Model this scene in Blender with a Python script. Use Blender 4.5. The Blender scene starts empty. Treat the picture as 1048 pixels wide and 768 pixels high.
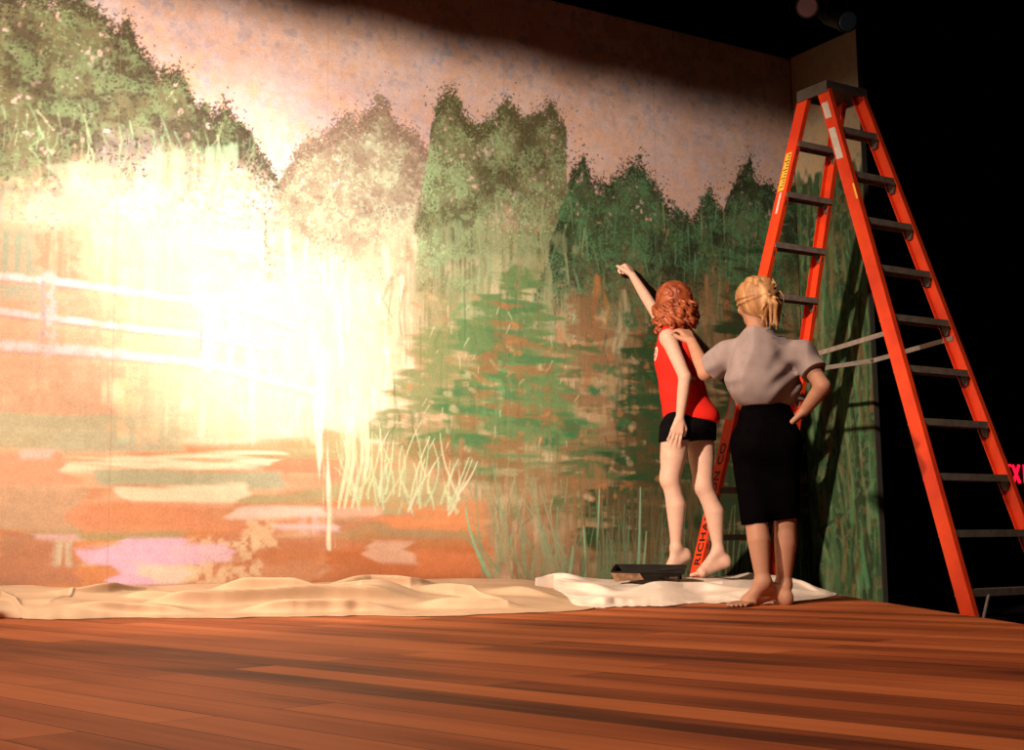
import bpy, math
import numpy as np
from mathutils import Vector, Matrix

rng = np.random.default_rng(7)
col = bpy.context.scene.collection
sc = bpy.context.scene
sc.view_settings.view_transform = 'Standard'
sc.view_settings.look = 'None'
sc.view_settings.exposure = 0
sc.view_settings.gamma = 1

# ------------------------------------------------------------------ camera
F_PX, PITCH, ROLL, CAM_Z = 1350.0, 0.12799577736733977, -0.01287017415120583, 0.31
cp, sp = math.cos(PITCH), math.sin(PITCH)
FW = np.array([0, cp, sp]); UP0 = np.array([0, -sp, cp]); RT0 = np.array([1., 0, 0])
cr, sr = math.cos(ROLL), math.sin(ROLL)
RT = RT0 * cr + UP0 * sr
UPV = UP0 * cr - RT0 * sr
EYE = np.array([0, 0, CAM_Z])
cam = bpy.data.objects.new('camera', bpy.data.cameras.new('camera'))
col.objects.link(cam)
cam.data.sensor_width = 36.0
cam.data.lens = 36.0 * F_PX / 1048.0
cam.data.clip_start = 0.05
cam.data.clip_end = 100
cam.matrix_world = Matrix(((RT[0], UPV[0], -FW[0], EYE[0]), (RT[1], UPV[1], -FW[1], EYE[1]),
                           (RT[2], UPV[2], -FW[2], EYE[2]), (0, 0, 0, 1)))
sc.camera = cam

def ray(x, y): return FW * F_PX + RT * (x - 524) - UPV * (y - 384)
def on_floor(x, y, z=0.0):
    d = ray(x, y); return EYE + d * ((z - CAM_Z) / d[2])
def at(x, y, Y):                       # the place in the room seen at a photo pixel, at depth Y
    d = ray(x, y); return EYE + d * (Y / d[1])

# wall frame: W0 + t*U (along the wall, to the right) ; NW points into the wall
W0 = np.array([1.052, 8.82, 0.0])
U = np.array([.847, .532, 0.0]); U /= np.linalg.norm(U)
NW = np.array([-U[1], U[0], 0.0])
T_CORNER = 1.25
def wallpt(t, z, off=0.0): return W0 + U * t - NW * off + np.array([0, 0, z])
def wall_tz(x, y):
    d = ray(x, y); q = EYE + d * (((W0 - EYE) @ NW) / (d @ NW))
    return (q - W0) @ U, q[2]

# ------------------------------------------------------------------ helpers
def tag(o, label=None, cat=None, group=None, kind=None):
    if label: o['label'] = label
    if cat: o['category'] = cat
    if group: o['group'] = group
    if kind: o['kind'] = kind
    return o
def empty(name, loc):
    o = bpy.data.objects.new(name, None); o.location = loc; o.empty_display_size = .1
    col.objects.link(o); return o
def mesh_obj(name, verts, faces, mat, parent=None, origin=(0, 0, 0), smooth=False, colors=None):
    """verts in world space; stored relative to origin (the parent's place if there is one)"""
    org = np.array(origin, float)
    me = bpy.data.meshes.new(name)
    v = np.asarray(verts, float) - org
    if isinstance(faces, np.ndarray):
        nv, nf, k = len(v), len(faces), faces.shape[1]
        me.vertices.add(nv); me.vertices.foreach_set('co', v.astype(np.float32).ravel())
        me.loops.add(nf * k); me.loops.foreach_set('vertex_index', faces.astype(np.int32).ravel())
        me.polygons.add(nf); me.polygons.foreach_set('loop_start', np.arange(0, nf * k, k, dtype=np.int32))
        me.update(calc_edges=True)
    else:
        me.from_pydata([tuple(x) for x in v], [], [tuple(f) for f in faces]); me.update()
    if colors is not None:
        a = me.color_attributes.new('Col', 'FLOAT_COLOR', 'POINT')
        c4 = np.ones((len(v), 4), np.float32); c4[:, :3] = colors
        a.data.foreach_set('color', c4.ravel())
    if smooth: me.polygons.foreach_set('use_smooth', np.ones(len(me.polygons), bool))
    me.validate()
    me.materials.append(mat)
    o = bpy.data.objects.new(name, me); col.objects.link(o)
    if parent is not None:
        o.parent = parent
        # all parents here are unrotated: local offset is the difference of places
        o.location = Vector(org) - Vector(world_loc(parent))
    else: o.location = Vector(org)
    return o
def world_loc(o):
    p = Vector(o.location)
    while o.parent is not None:
        o = o.parent; p = p + Vector(o.location)
    return p

class MB:
    def __init__(s): s.v = []; s.f = []
    def add(s, v, f):
        n = len(s.v); s.v += [np.asarray(x, float) for x in v]; s.f += [tuple(i + n for i in q) for q in f]; return s
    def hexa(s, a):                    # eight corners: bottom ring 0-3, top ring 4-7
        return s.add(a, [(0, 3, 2, 1), (4, 5, 6, 7), (0, 1, 5, 4), (1, 2, 6, 5), (2, 3, 7, 6), (3, 0, 4, 7)])
    def box(s, c, ex, ey, ez):         # centre and three half-axis vectors
        c, ex, ey, ez = map(lambda q: np.asarray(q, float), (c, ex, ey, ez))
        return s.hexa([c - ex - ey - ez, c + ex - ey - ez, c + ex + ey - ez, c - ex + ey - ez,
                       c - ex - ey + ez, c + ex - ey + ez, c + ex + ey + ez, c - ex + ey + ez])
    def prism(s, prof0, prof1):        # two matching closed profiles
        n = len(prof0)
        f = [tuple(range(n))[::-1], tuple(range(n, 2 * n))] + [(i, (i + 1) % n, (i + 1) % n + n, i + n) for i in range(n)]
        return s.add(list(prof0) + list(prof1), f)
    def tube(s, a, b, r0, r1=None, n=12, caps=True):
        a, b = np.asarray(a, float), np.asarray(b, float); r1 = r0 if r1 is None else r1
        d = (b - a) / np.linalg.norm(b - a)
        x = np.cross(d, [0, 0, 1.]);
        if np.linalg.norm(x) < 1e-3: x = np.array([1., 0, 0])
        x /= np.linalg.norm(x); y = np.cross(d, x)
        ring = lambda c, r: [c + r * (x * math.cos(q) + y * math.sin(q)) for q in np.linspace(0, 2 * math.pi, n, endpoint=False)]
        return s.prism(ring(a, r0), ring(b, r1))
    def build(s, name, mat, parent=None, origin=None, bevel=0, smooth=False):
        if origin is None: origin = world_loc(parent) if parent is not None else np.mean(s.v, 0)
        o = mesh_obj(name, s.v, s.f, mat, parent, origin, smooth)
        if bevel:
            m = o.modifiers.new('bevel', 'BEVEL'); m.width = bevel; m.segments = 2; m.limit_method = 'ANGLE'
        return o

# ------------------------------------------------------------------ materials
def mat(name, color, rough=.6, metal=0, spec=.5, var=.12, scale=20., bump=0., attr=None, sss=0, emit=None, estr=0, stretch=(1, 1, 1), tint=None):
    """base colour broken up by procedural noise"""
    m = bpy.data.materials.new(name); m.use_nodes = True
    nt = m.node_tree; N = nt.nodes; L = nt.links; b = N['Principled BSDF']
    b.inputs['Roughness'].default_value = rough; b.inputs['Metallic'].default_value = metal
    b.inputs['Specular IOR Level'].default_value = spec
    tc = N.new('ShaderNodeTexCoord'); mp = N.new('ShaderNodeMapping'); mp.inputs['Scale'].default_value = stretch
    L.new(tc.outputs['Object'], mp.inputs['Vector'])
    nz = N.new('ShaderNodeTexNoise'); nz.inputs['Scale'].default_value = scale; nz.inputs['Detail'].default_value = 5
    L.new(mp.outputs['Vector'], nz.inputs['Vector'])
    mr = N.new('ShaderNodeMapRange'); mr.inputs['From Min'].default_value = .3; mr.inputs['From Max'].default_value = .7
    mr.inputs['To Min'].default_value = 1 - var; mr.inputs['To Max'].default_value = 1 + var
    L.new(nz.outputs['Fac'], mr.inputs['Value'])
    mul = N.new('ShaderNodeMix'); mul.data_type = 'RGBA'; mul.blend_type = 'MULTIPLY'; mul.inputs['Factor'].default_value = 1
    if attr:
        at_ = N.new('ShaderNodeAttribute'); at_.attribute_name = attr; L.new(at_.outputs['Color'], mul.inputs['A'])
    else: mul.inputs['A'].default_value = (*color, 1)
    if tint is not None:
        mx = N.new('ShaderNodeMix'); mx.data_type = 'RGBA'; mx.inputs['A'].default_value = (*color, 1); mx.inputs['B'].default_value = (*tint, 1)
        n2 = N.new('ShaderNodeTexNoise'); n2.inputs['Scale'].default_value = scale * .4; L.new(mp.outputs['Vector'], n2.inputs['Vector'])
        rp = N.new('ShaderNodeMapRange'); rp.inputs['From Min'].default_value = .4; rp.inputs['From Max'].default_value = .62
        L.new(n2.outputs['Fac'], rp.inputs['Value']); L.new(rp.outputs['Result'], mx.inputs['Factor']); L.new(mx.outputs['Result'], mul.inputs['A'])
    cb = N.new('ShaderNodeCombineXYZ')
    for k in 'XYZ': L.new(mr.outputs['Result'], cb.inputs[k])
    L.new(cb.outputs['Vector'], mul.inputs['B']); L.new(mul.outputs['Result'], b.inputs['Base Color'])
    if bump:
        bp = N.new('ShaderNodeBump'); bp.inputs['Strength'].default_value = bump; bp.inputs['Distance'].default_value = .004
        L.new(nz.outputs['Fac'], bp.inputs['Height']); L.new(bp.outputs['Normal'], b.inputs['Normal'])
    if sss:
        b.inputs['Subsurface Weight'].default_value = sss; b.inputs['Subsurface Radius'].default_value = (.01, .004, .002); b.inputs['Subsurface Scale'].default_value = .5
    if emit:
        b.inputs['Emission Color'].default_value = (*emit, 1); b.inputs['Emission Strength'].default_value = estr
    return m
M = dict(
    mural=mat('mural_paint', (1, 1, 1), .75, var=.10, scale=90, attr='Col', spec=.15),
    flat_edge=mat('flat_edge', (.03, .025, .02), .9),
    skin=mat('skin', (1, 1, 1), .55, attr='Col', var=.05, scale=30, sss=.1, spec=.3),
    red_cloth=mat('red_cloth', (1, 1, 1), .85, attr='Col', var=.08, scale=25, spec=.1),
    black_cloth=mat('black_cloth', (.005, .004, .005), .95, var=.2, spec=.03),
    black_trouser=mat('black_trouser', (.0022, .0016, .002), 1, var=.2, spec=.0),
    grey_cloth=mat('grey_cloth', (.26, .20, .195), .9, var=.12, scale=14, spec=.1),
    red_hair=mat('red_hair', (.36, .085, .024), .5, var=.45, scale=26, stretch=(1, 1, .5), tint=(.20, .034, .012), spec=.5),
    blond_hair=mat('blond_hair', (.50, .27, .12), .55, var=.4, scale=40, stretch=(1, 1, .25), tint=(.33, .15, .055), spec=.4),
    hair_tie=mat('hair_tie', (.02, .012, .01), .7),
    orange=mat('ladder_fibreglass', (.80, .060, .012), .42, var=.12, scale=9, tint=(.68, .045, .012), spec=.35),
    alu=mat('ladder_aluminium', (.26, .21, .18), .5, metal=.35, var=.25, scale=25),
    dark_alu=mat('ladder_bracket', (.10, .075, .065), .6, metal=.3, var=.2),
    rubber=mat('foot_rubber', (.02, .02, .02), .8),
    yellow=mat('yellow_sticker', (.85, .50, .05), .5, var=.06),
    white_sticker=mat('white_sticker', (.62, .55, .48), .5, var=.12, scale=40),
    grey_sticker=mat('grey_sticker', (.30, .25, .21), .6, var=.2),
    ink=mat('black_ink', (.02, .008, .006), .6),
    canvas=mat('canvas_cloth', (.50, .34, .225), .95, var=.10, scale=6, bump=.25, spec=.05),
    sheet=mat('white_sheet', (.66, .54, .46), .95, var=.07, scale=9, bump=.2, spec=.05),
    tray=mat('tray_metal', (.010, .0075, .006), .65, spec=.12, var=.3),
    tray_edge=mat('tray_lit_brown', (.26, .13, .06), .7, var=.45, scale=30, tint=(.10, .05, .03)),  # brown tone stands for light on the dark tray's outer side
    wet=mat('wet_paint', (.012, .018, .014), .25, var=.3),
    black=mat('black_drape', (.006, .004, .006), 1, spec=.0, var=.3, scale=3),
    lowfloor=mat('dark_floor', (.006, .004, .005), .9, spec=.05),
    can=mat('lantern_body', (.006, .006, .007), .5, spec=.3),
    lens=mat('lantern_lens', (.05, .02, .018), .35, var=.5, scale=14, emit=(.30, .12, .10), estr=.09),  # faint emission stands in for spill light on the lens
    exit_red=mat('exit_letters', (.6, .01, .03), .5, emit=(1, .008, .045), estr=1.3),
    exit_box=mat('exit_housing', (.01, .008, .008), .6),
)

# floor boards
def floor_material():
    m = bpy.data.materials.new('stage_boards'); m.use_nodes = True
    nt = m.node_tree; N = nt.nodes; L = nt.links; b = N['Principled BSDF']
    tc = N.new('ShaderNodeTexCoord'); mp = N.new('ShaderNodeMapping'); mp.inputs['Rotation'].default_value = (0, 0, math.radians(46))
    L.new(tc.outputs['Object'], mp.inputs['Vector'])
    br = N.new('ShaderNodeTexBrick'); br.inputs['Scale'].default_value = 1
    br.inputs['Brick Width'].default_value = 2.2; br.inputs['Row Height'].default_value = .135; br.inputs['Mortar Size'].default_value = .0018
    br.inputs['Color1'].default_value = (0, 0, 0, 1); br.inputs['Color2'].default_value = (1, 1, 1, 1); br.inputs['Mortar'].default_value = (.0, .0, .0, 1)
    br.offset = .37; br.inputs['Bias'].default_value = 0
    L.new(mp.outputs['Vector'], br.inputs['Vector'])
    ms = N.new('ShaderNodeMapping'); ms.inputs['Scale'].default_value = (1.0, 22, 1); L.new(mp.outputs['Vector'], ms.inputs['Vector'])
    g = N.new('ShaderNodeTexNoise'); g.inputs['Scale'].default_value = 1.6; g.inputs['Detail'].default_value = 6; L.new(ms.outputs['Vector'], g.inputs['Vector'])
    ms2 = N.new('ShaderNodeMapping'); ms2.inputs['Scale'].default_value = (.35, 1.5, 1); L.new(mp.outputs['Vector'], ms2.inputs['Vector'])
    g2 = N.new('ShaderNodeTexNoise'); g2.inputs['Scale'].default_value = 1.7; g2.inputs['Detail'].default_value = 3; L.new(ms2.outputs['Vector'], g2.inputs['Vector'])
    def mth(op, a, b_):
        n = N.new('ShaderNodeMath'); n.operation = op
        for i, v in enumerate((a, b_)):
            if isinstance(v, (int, float)): n.inputs[i].default_value = v
            else: L.new(v, n.inputs[i])
        return n.outputs[0]
    v = mth('ADD', mth('MULTIPLY', br.outputs['Color'], .55), mth('MULTIPLY', g.outputs['Fac'], .42))
    v = mth('ADD', v, mth('MULTIPLY', mth('SUBTRACT', g2.outputs['Fac'], .5), 1.3))
    r = N.new('ShaderNodeValToRGB'); e = r.color_ramp.elements
    e[0].position = .12; e[0].color = (.085, .019, .008, 1); e[1].position = .85; e[1].color = (.50, .145, .050, 1)
    k = e.new(.45); k.color = (.32, .080, .027, 1)
    L.new(v, r.inputs['Fac'])
    mx = N.new('ShaderNodeMix'); mx.data_type = 'RGBA'; L.new(br.outputs['Fac'], mx.inputs['Factor'])
    L.new(r.outputs['Color'], mx.inputs['A']); mx.inputs['B'].default_value = (.018, .006, .004, 1)
    L.new(mx.outputs['Result'], b.inputs['Base Color'])
    b.inputs['Roughness'].default_value = .6; b.inputs['Specular IOR Level'].default_value = .12
    return m
M['floor'] = floor_material()

# ------------------------------------------------------------------ the setting
XE = 1.845                                     # right edge of the stage deck
P_a = wallpt(-.45, 0, .012); P_b = wallpt(-.45, 0, .36)
tE = (XE - (W0 - NW * .36)[0]) / U[0]; P_c = wallpt(tE, 0, .36)
tL = (-7.0 - W0[0]) / U[0]; P_w = wallpt(tL, 0, .012)
poly = [(-7.0, .9), (XE, .9), (XE, P_c[1]), (P_b[0], P_b[1]), (P_a[0], P_a[1]), (P_w[0], P_w[1])]
mb = MB(); mb.prism([np.array([x, y, -.25]) for x, y in poly], [np.array([x, y, 0.]) for x, y in poly])
deck = mb.build('floor_stage', M['floor'], origin=(0, 0, 0)); tag(deck, kind='structure')
low = mesh_obj('floor_lower', [(-12, -6, -.251), (12, -6, -.251), (12, 16, -.251), (-12, 16, -.251)], [(0, 1, 2, 3)], M['lowfloor']); tag(low, kind='structure')
def drape(name, a, b, z0, z1):                 # gathered black masking drape
    a, b = np.array(a, float), np.array(b, float); n = 160; d = b - a; ln = np.linalg.norm(d); q = np.array([-d[1], d[0]]) / ln
    v = []
    for i in range(n + 1):
        p = a + d * i / n + q * .07 * math.sin(i * 1.25)
        v += [(p[0], p[1], z0), (p[0], p[1], z1)]
    f = [(2 * i, 2 * i + 2, 2 * i + 3, 2 * i + 1) for i in range(n)]
    return tag(mesh_obj(name, v, f, M['black'], smooth=True), kind='structure')
drape('wall_back', (-9, 13), (9.0, 13), -.25, 7.5)
drape('wall_right', (8.2, 12.9), (8.2, 0), -.25, 7.5)
# unseen black border across the stage, placed to shade the painted wall's top
_b = W0 - NW * 2.6
drape('trim_shade_border', tuple((_b + U * -8)[:2]), tuple((_b + U * 5)[:2]), 3.92, 7.5)
ce = mesh_obj('ceiling', [(-9, -1, 7.6), (9, -1, 7.6), (9, 13, 7.6), (-9, 13, 7.6)], [(0, 3, 2, 1)], M['black']); tag(ce, kind='structure')

# ------------------------------------------------------------------ the painted mural
T0, T1, Z0, Z1 = -5.0, T_CORNER, -.25, 3.888
RES = 165.0
CW, CH = int((T1 - T0) * RES), int((Z1 - Z0) * RES)
def vnoise(h, w, cy, cx, seed):
    r = np.random.default_rng(seed); ny, nx = max(2, int(cy)) + 2, max(2, int(cx)) + 2
    g = r.random((ny, nx))
    y = np.linspace(0, ny - 2.001, h); x = np.linspace(0, nx - 2.001, w)
    yi, xi = y.astype(int), x.astype(int); fy, fx = y - yi, x - xi
    fy, fx = (fy * fy * (3 - 2 * fy))[:, None], (fx * fx * (3 - 2 * fx))[None, :]
    a, b, c, d = g[yi][:, xi], g[yi][:, xi + 1], g[yi + 1][:, xi], g[yi + 1][:, xi + 1]
    return (a * (1 - fx) + b * fx) * (1 - fy) + (c * (1 - fx) + d * fx) * fy
def fbm(h, w, cy, cx, seed, octs=4):
    s = np.zeros((h, w)); a = 1; t = 0
    for o in range(octs):
        s += a * vnoise(h, w, cy * 2 ** o, cx * 2 ** o, seed * 31 + o); t += a; a *= .55
    s /= t; lo, hi = np.percentile(s, 2), np.percentile(s, 98)
    return np.clip((s - lo) / (hi - lo), 0, 1)
class Canvas:
    def __init__(s, w, h, t0, z0, res, seed):
        s.w, s.h, s.t0, s.z0, s.res = w, h, t0, z0, res
        s.a = np.ones((h, w, 3)) * .5
        s.gr = fbm(h, w, h / 6, w / 6, seed, 3)       # dry-brush break-up
        s.gh = fbm(h, w, h / 5, w / 60, seed + 1, 3)   # horizontal bristle
        s.gv = fbm(h, w, h / 60, w / 5, seed + 2, 3)   # vertical bristle
    def ij(s, t, z): return (t - s.t0) * s.res, (z - s.z0) * s.res
    def mix(s, mask, c):
        s.a += (np.asarray(c) - s.a) * mask[..., None]
    def dab(s, t, z, rt, rz, ang, c, al, grain=None, hard=.5):
        x, y = s.ij(t, z); rt, rz = rt * s.res, rz * s.res; R = int(max(rt, rz) + 2)
        x0, x1, y0, y1 = max(0, int(x) - R), min(s.w, int(x) + R + 1), max(0, int(y) - R), min(s.h, int(y) + R + 1)
        if x0 >= x1 or y0 >= y1: return
        X, Y = np.meshgrid(np.arange(x0, x1) - x, np.arange(y0, y1) - y); ca, sa = math.cos(ang), math.sin(ang)
        d = np.sqrt(((X * ca + Y * sa) / max(rt, .6)) ** 2 + ((-X * sa + Y * ca) / max(rz, .6)) ** 2)
        m = np.clip((1 - d) / (1 - hard), 0, 1) * al
        if grain is not None: m = m * np.clip(grain[y0:y1, x0:x1] * 2.2 - .45, 0, 1)
        s.a[y0:y1, x0:x1] += (np.asarray(c) - s.a[y0:y1, x0:x1]) * m[..., None]
    def stroke(s, pts, w0, w1, c, al, grain=None, hard=.45):
        P = np.array([s.ij(*p) for p in pts]); w0, w1 = w0 * s.res, w1 * s.res; R = max(w0, w1) + 2
        x0, x1 = max(0, int(P[:, 0].min() - R)), min(s.w, int(P[:, 0].max() + R) + 1)
        y0, y1 = max(0, int(P[:, 1].min() - R)), min(s.h, int(P[:, 1].max() + R) + 1)
        if x0 >= x1 or y0 >= y1: return
        X, Y = np.meshgrid(np.arange(x0, x1), np.arange(y0, y1)); best = np.full(X.shape, 9.)
        n = len(P) - 1
        for i in range(n):
            a, b = P[i], P[i + 1]; d = b - a; q = np.clip(((X - a[0]) * d[0] + (Y - a[1]) * d[1]) / max(d @ d, 1e-6), 0, 1)
            w = w0 + (w1 - w0) * (i + q) / n
            best = np.minimum(best, np.hypot(X - a[0] - q * d[0], Y - a[1] - q * d[1]) / np.maximum(w, .6))
        m = np.clip((1 - best) / (1 - hard), 0, 1) * al
        if grain is not None: m = m * np.clip(grain[y0:y1, x0:x1] * 2.2 - .35, 0, 1)
        s.a[y0:y1, x0:x1] += (np.asarray(c) - s.a[y0:y1, x0:x1]) * m[..., None]
K = Canvas(CW, CH, T0, Z0, RES, 11)
# where every point of the wall lies in my sketch of the painting (sketch units)
tt, zz = np.meshgrid(T0 + (np.arange(CW) + .5) / RES, Z0 + (np.arange(CH) + .5) / RES)
PW = W0[None, None] + U[None, None] * tt[..., None]; PW = PW.copy(); PW[..., 2] = zz
Dv = PW - EYE; dep = Dv @ FW
SX = 524 + F_PX * (Dv @ RT) / dep; SY = 384 - F_PX * (Dv @ UPV) / dep
def Wp(x, y): return wall_tz(x, y)
def W_all(pts): return [wall_tz(*p) for p in pts]
def ss(a, b, x):
    q = np.clip((x - a) / (b - a), 0, 1); return q * q * (3 - 2 * q)
def N_(cy, cx, seed, o=4): return fbm(CH, CW, cy, cx, seed, o)

# --- sky
big = N_(6, 9, 1); med = N_(34, 52, 2, 4); fine = N_(130, 200, 3, 2); fine2 = N_(110, 165, 4, 2); fine3 = N_(90, 140, 5, 2)
sky = np.empty((CH, CW, 3)); sky[:] = (.54, .37, .34)
K.a = sky
K.mix(.75 * ss(.35, .75, big), (.60, .46, .44))
K.mix(.55 * ss(.5, .85, med), (.62, .38, .26))
K.mix(.5 * ss(.55, .85, N_(24, 36, 6)), (.50, .42, .48))
K.mix(.35 * ss(.62, .85, fine), (.64, .36, .22))
K.mix(.35 * ss(.64, .9, fine2), (.40, .36, .42))
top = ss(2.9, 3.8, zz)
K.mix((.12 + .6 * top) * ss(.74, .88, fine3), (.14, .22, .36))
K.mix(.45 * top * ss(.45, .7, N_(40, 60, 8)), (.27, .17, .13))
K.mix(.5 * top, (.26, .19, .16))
for x, y in [(210, 75), (165, 30), (452, 62), (468, 58), (520, 75), (600, 62), (690, 100), (640, 85)]:
    for q in range(5): K.dab(*[a + rng.normal() * .05 for a in Wp(x, y)], .035, .022, rng.random() * 3, (.17, .28, .45) if x != 165 else (.75, .45, .2), .45, K.gr)

# --- middle ground under the trees, water and reeds: washes by region
low_m = ss(0, 34, SY - (205 + .02 * SX + 26 * (N_(8, 12, 12) - .5)))
warm = np.array((.56, .36, .24))
K.mix(low_m, warm)
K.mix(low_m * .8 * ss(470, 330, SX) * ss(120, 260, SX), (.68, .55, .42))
K.mix(low_m * .9 * ss(400, 470, SX) * ss(.3, .6, N_(10, 14, 13)), (.24, .13, .065))
K.mix(low_m * .75 * ss(395, 440, SX) * ss(.3, .6, N_(14, 8, 15)), (.15, .17, .075))
K.mix(low_m * .9 * ss(520, 640, SX), (.20, .115, .055))
K.mix(low_m * .55 * ss(380, 470, SX) * ss(.35, .75, N_(30, 22, 14)), (.36, .27, .15))
# rough verticals
K.mix(low_m * .30 * ss(.5, .8, K.gv), (.68, .52, .36))
K.mix(low_m * ss(560, 680, SX) * .8 * ss(.4, .75, K.gv), (.075, .085, .035))

# --- foliage
def foliage(contour, bottom, dark, mid, lite, n, seed, rag=11, keep=.95, r=(.006, .015), edge_n=2600, clump=.5, side=16):
    """a bank of leaves: contour (sketch units, left to right), down to y = bottom"""
    r_ = np.random.default_rng(seed); cx = np.array([p[0] for p in contour], float); cy = np.array([p[1] for p in contour], float)
    # jagged edge
    edge = np.interp(SX, cx, cy) + rag * (2 * (vnoise(CH, CW, 60, 95, seed + 5) - .5)) + rag * .7 * (2 * (vnoise(CH, CW, 130, 200, seed + 6) - .5))
    inside = ss(-4, 5, SY - edge) * ss(cx[0] - 3, cx[0] + side, SX + 14 * (N_(40, 60, seed + 30, 2) - .5)) * ss(cx[-1] + 3, cx[-1] - side, SX + 14 * (N_(40, 60, seed + 31, 2) - .5)) * ss(-10, 95, bottom + 70 * (N_(10, 20, seed) - .5) - SY)
    holes = ss(.02, .16, N_(110, 165, seed + 7, 2))
    K.mix(inside * keep * holes, mid)
    cl = N_(16, 24, seed + 8, 3)
    K.mix(inside * .7 * ss(.5, .8, cl), dark)
    K.mix(inside * .6 * ss(.5, .85, N_(42, 62, seed + 9, 3)), lite)
    K.mix(inside * .5 * ss(.6, .85, N_(90, 130, seed + 10, 2)), dark); K.mix(inside * .4 * ss(.66, .85, N_(120, 170, seed + 11, 2)), lite)
    for i in range(int(n * 2.4)):                    # leaf dabs
        x = r_.uniform(cx[0], cx[-1]); e = np.interp(x, cx, cy); y = e + (bottom - e) * r_.random() ** 1.3
        t, z = Wp(x, y); jx, jy = K.ij(t, z); jx, jy = int(jx), int(jy)
        if not (0 <= jx < CW and 0 <= jy < CH): continue
        c = cl[jy, jx] + .35 * (r_.random() - .5)
        cc = dark if c > .6 else (lite if c < .33 else mid)
        cc = np.array(cc) * r_.uniform(.75, 1.25)
        K.dab(t, z, r_.uniform(*r), r_.uniform(*r) * .6, r_.random() * 3.14, cc, .75 * (1 if y < bottom - 40 else .5))
    for i in range(edge_n):                          # twigs and leaves breaking the outline
        x = r_.uniform(cx[0], cx[-1]);
        if abs(np.interp(x + 3, cx, cy) - np.interp(x - 3, cx, cy)) > 17: continue
        e = np.interp(x, cx, cy); y = e + (r_.normal() * 6.5 + 4)
        t, z = Wp(x, y); K.dab(t, z, r_.uniform(.005, .013), r_.uniform(.004, .008), r_.random() * 3.14, np.array(dark) * r_.uniform(.7, 1.4), .85)
DK = (.085, .085, .042)
foliage([(-190, -60), (-90, -50), (0, 2), (30, -8), (60, -2), (88, 6), (106, 16), (118, 34), (131, 26), (142, 48), (160, 72), (184, 74), (192, 96), (214, 118), (230, 108), (250, 132), (272, 165), (290, 196)],
        235, (.060, .048, .030), (.125, .12, .062), (.19, .26, .135), 2600, 21)
foliage([(270, 240), (286, 190), (304, 156), (334, 138), (352, 122), (366, 128), (376, 118), (388, 103), (398, 112), (404, 130), (426, 142), (440, 160), (456, 178), (485, 205)],
        290, (.21, .145, .11), (.28, .23, .16), (.42, .44, .31), 1700, 22)
foliage([(424, 235), (433, 190), (438, 160), (441, 130), (448, 108), (459, 96), (468, 106), (476, 124), (488, 134), (505, 124), (518, 106), (530, 118), (538, 130), (552, 118), (564, 114), (580, 134), (579, 165), (572, 178), (590, 215)],
        300, (.075, .072, .035), (.155, .165, .085), (.26, .36, .19), 2600, 23)
foliage([(545, 310), (560, 270), (574, 215), (584, 178), (597, 162), (606, 186), (622, 190), (642, 172), (655, 168), (668, 186), (680, 208), (694, 222), (708, 226), (726, 196), (740, 218), (756, 180), (768, 162), (776, 190), (790, 190), (802, 205), (812, 190), (822, 200), (850, 200)],
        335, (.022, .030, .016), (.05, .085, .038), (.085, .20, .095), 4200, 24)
# pale light green hanging fronds under the big tree and in the middle
for i in range(150):
    x = rng.uniform(-20, 300); y = rng.uniform(95, 200) + .12 * x * (x < 250); L_ = rng.uniform(14, 46); dx = rng.uniform(-16, 16)
    K.stroke(W_all([(x, y), (x + dx * .3 + 2, y + L_ * .4), (x + dx * .7, y + L_ * .75), (x + dx, y + L_)]), .010, .004, [(.30, .46, .28), (.26, .38, .22), (.40, .44, .28)][rng.integers(3)], rng.uniform(.2, .55), K.gv)
def patch(x0, x1, y0, y1, c, al, seed, rough=16, grain=None, st=(46, 9)):
    # a loosely brushed patch with dragged edges
    n = (N_(st[0], st[1], seed, 3) - .5) * rough; n2 = (N_(st[0], st[1], seed + 50, 3) - .5) * rough
    m = ss(-3, 6, SX + n * 2.2 - x0) * ss(-3, 6, x1 - SX + n2 * 2.2) * ss(-2, 5, SY + n2 * .6 - y0) * ss(-2, 5, y1 - SY + n * .6) * al
    if grain is not None: m = m * np.clip(grain * 2.2 - .35, 0, 1)
    K.mix(m, c)
patch(-60, 45, 190, 285, (.28, .38, .26), .6, 301, 26, K.gv, (9, 30)); patch(60, 125, 170, 215, (.33, .38, .27), .6, 302, 30, None, (12, 26)); patch(150, 230, 150, 200, (.36, .50, .34), .5, 303, 30, K.gv, (10, 30))
for i in range(160):
    x = rng.uniform(440, 800); y = rng.uniform(200, 330); L_ = rng.uniform(14, 40)
    K.stroke(W_all([(x, y), (x + rng.uniform(-6, 6), y + L_)]), .012, .005, (.13, .30, .17) if rng.random() < .6 else (.33, .36, .2), rng.uniform(.25, .6), K.gv)
# trunk-like ochre uprights
for x, y0, y1, c in [(612, 285, 350, (.36, .15, .05)), (636, 300, 360, (.38, .33, .2)), (741, 290, 400, (.26, .1, .035)), (765, 300, 340, (.2, .1, .04)), (826, 175, 330, (.30, .2, .13)), (722, 285, 330, (.3, .17, .08)), (598, 330, 400, (.3, .14, .06)), (575, 320, 470, (.34, .19, .1)), (700, 300, 420, (.24, .1, .04))]:
    for q in range(3): K.stroke(W_all([(x + rng.normal() * 4, y0), (x + rng.normal() * 5, (y0 + y1) / 2), (x + rng.normal() * 4, y1)]), .03, .02, c, .6, K.gv)
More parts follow.
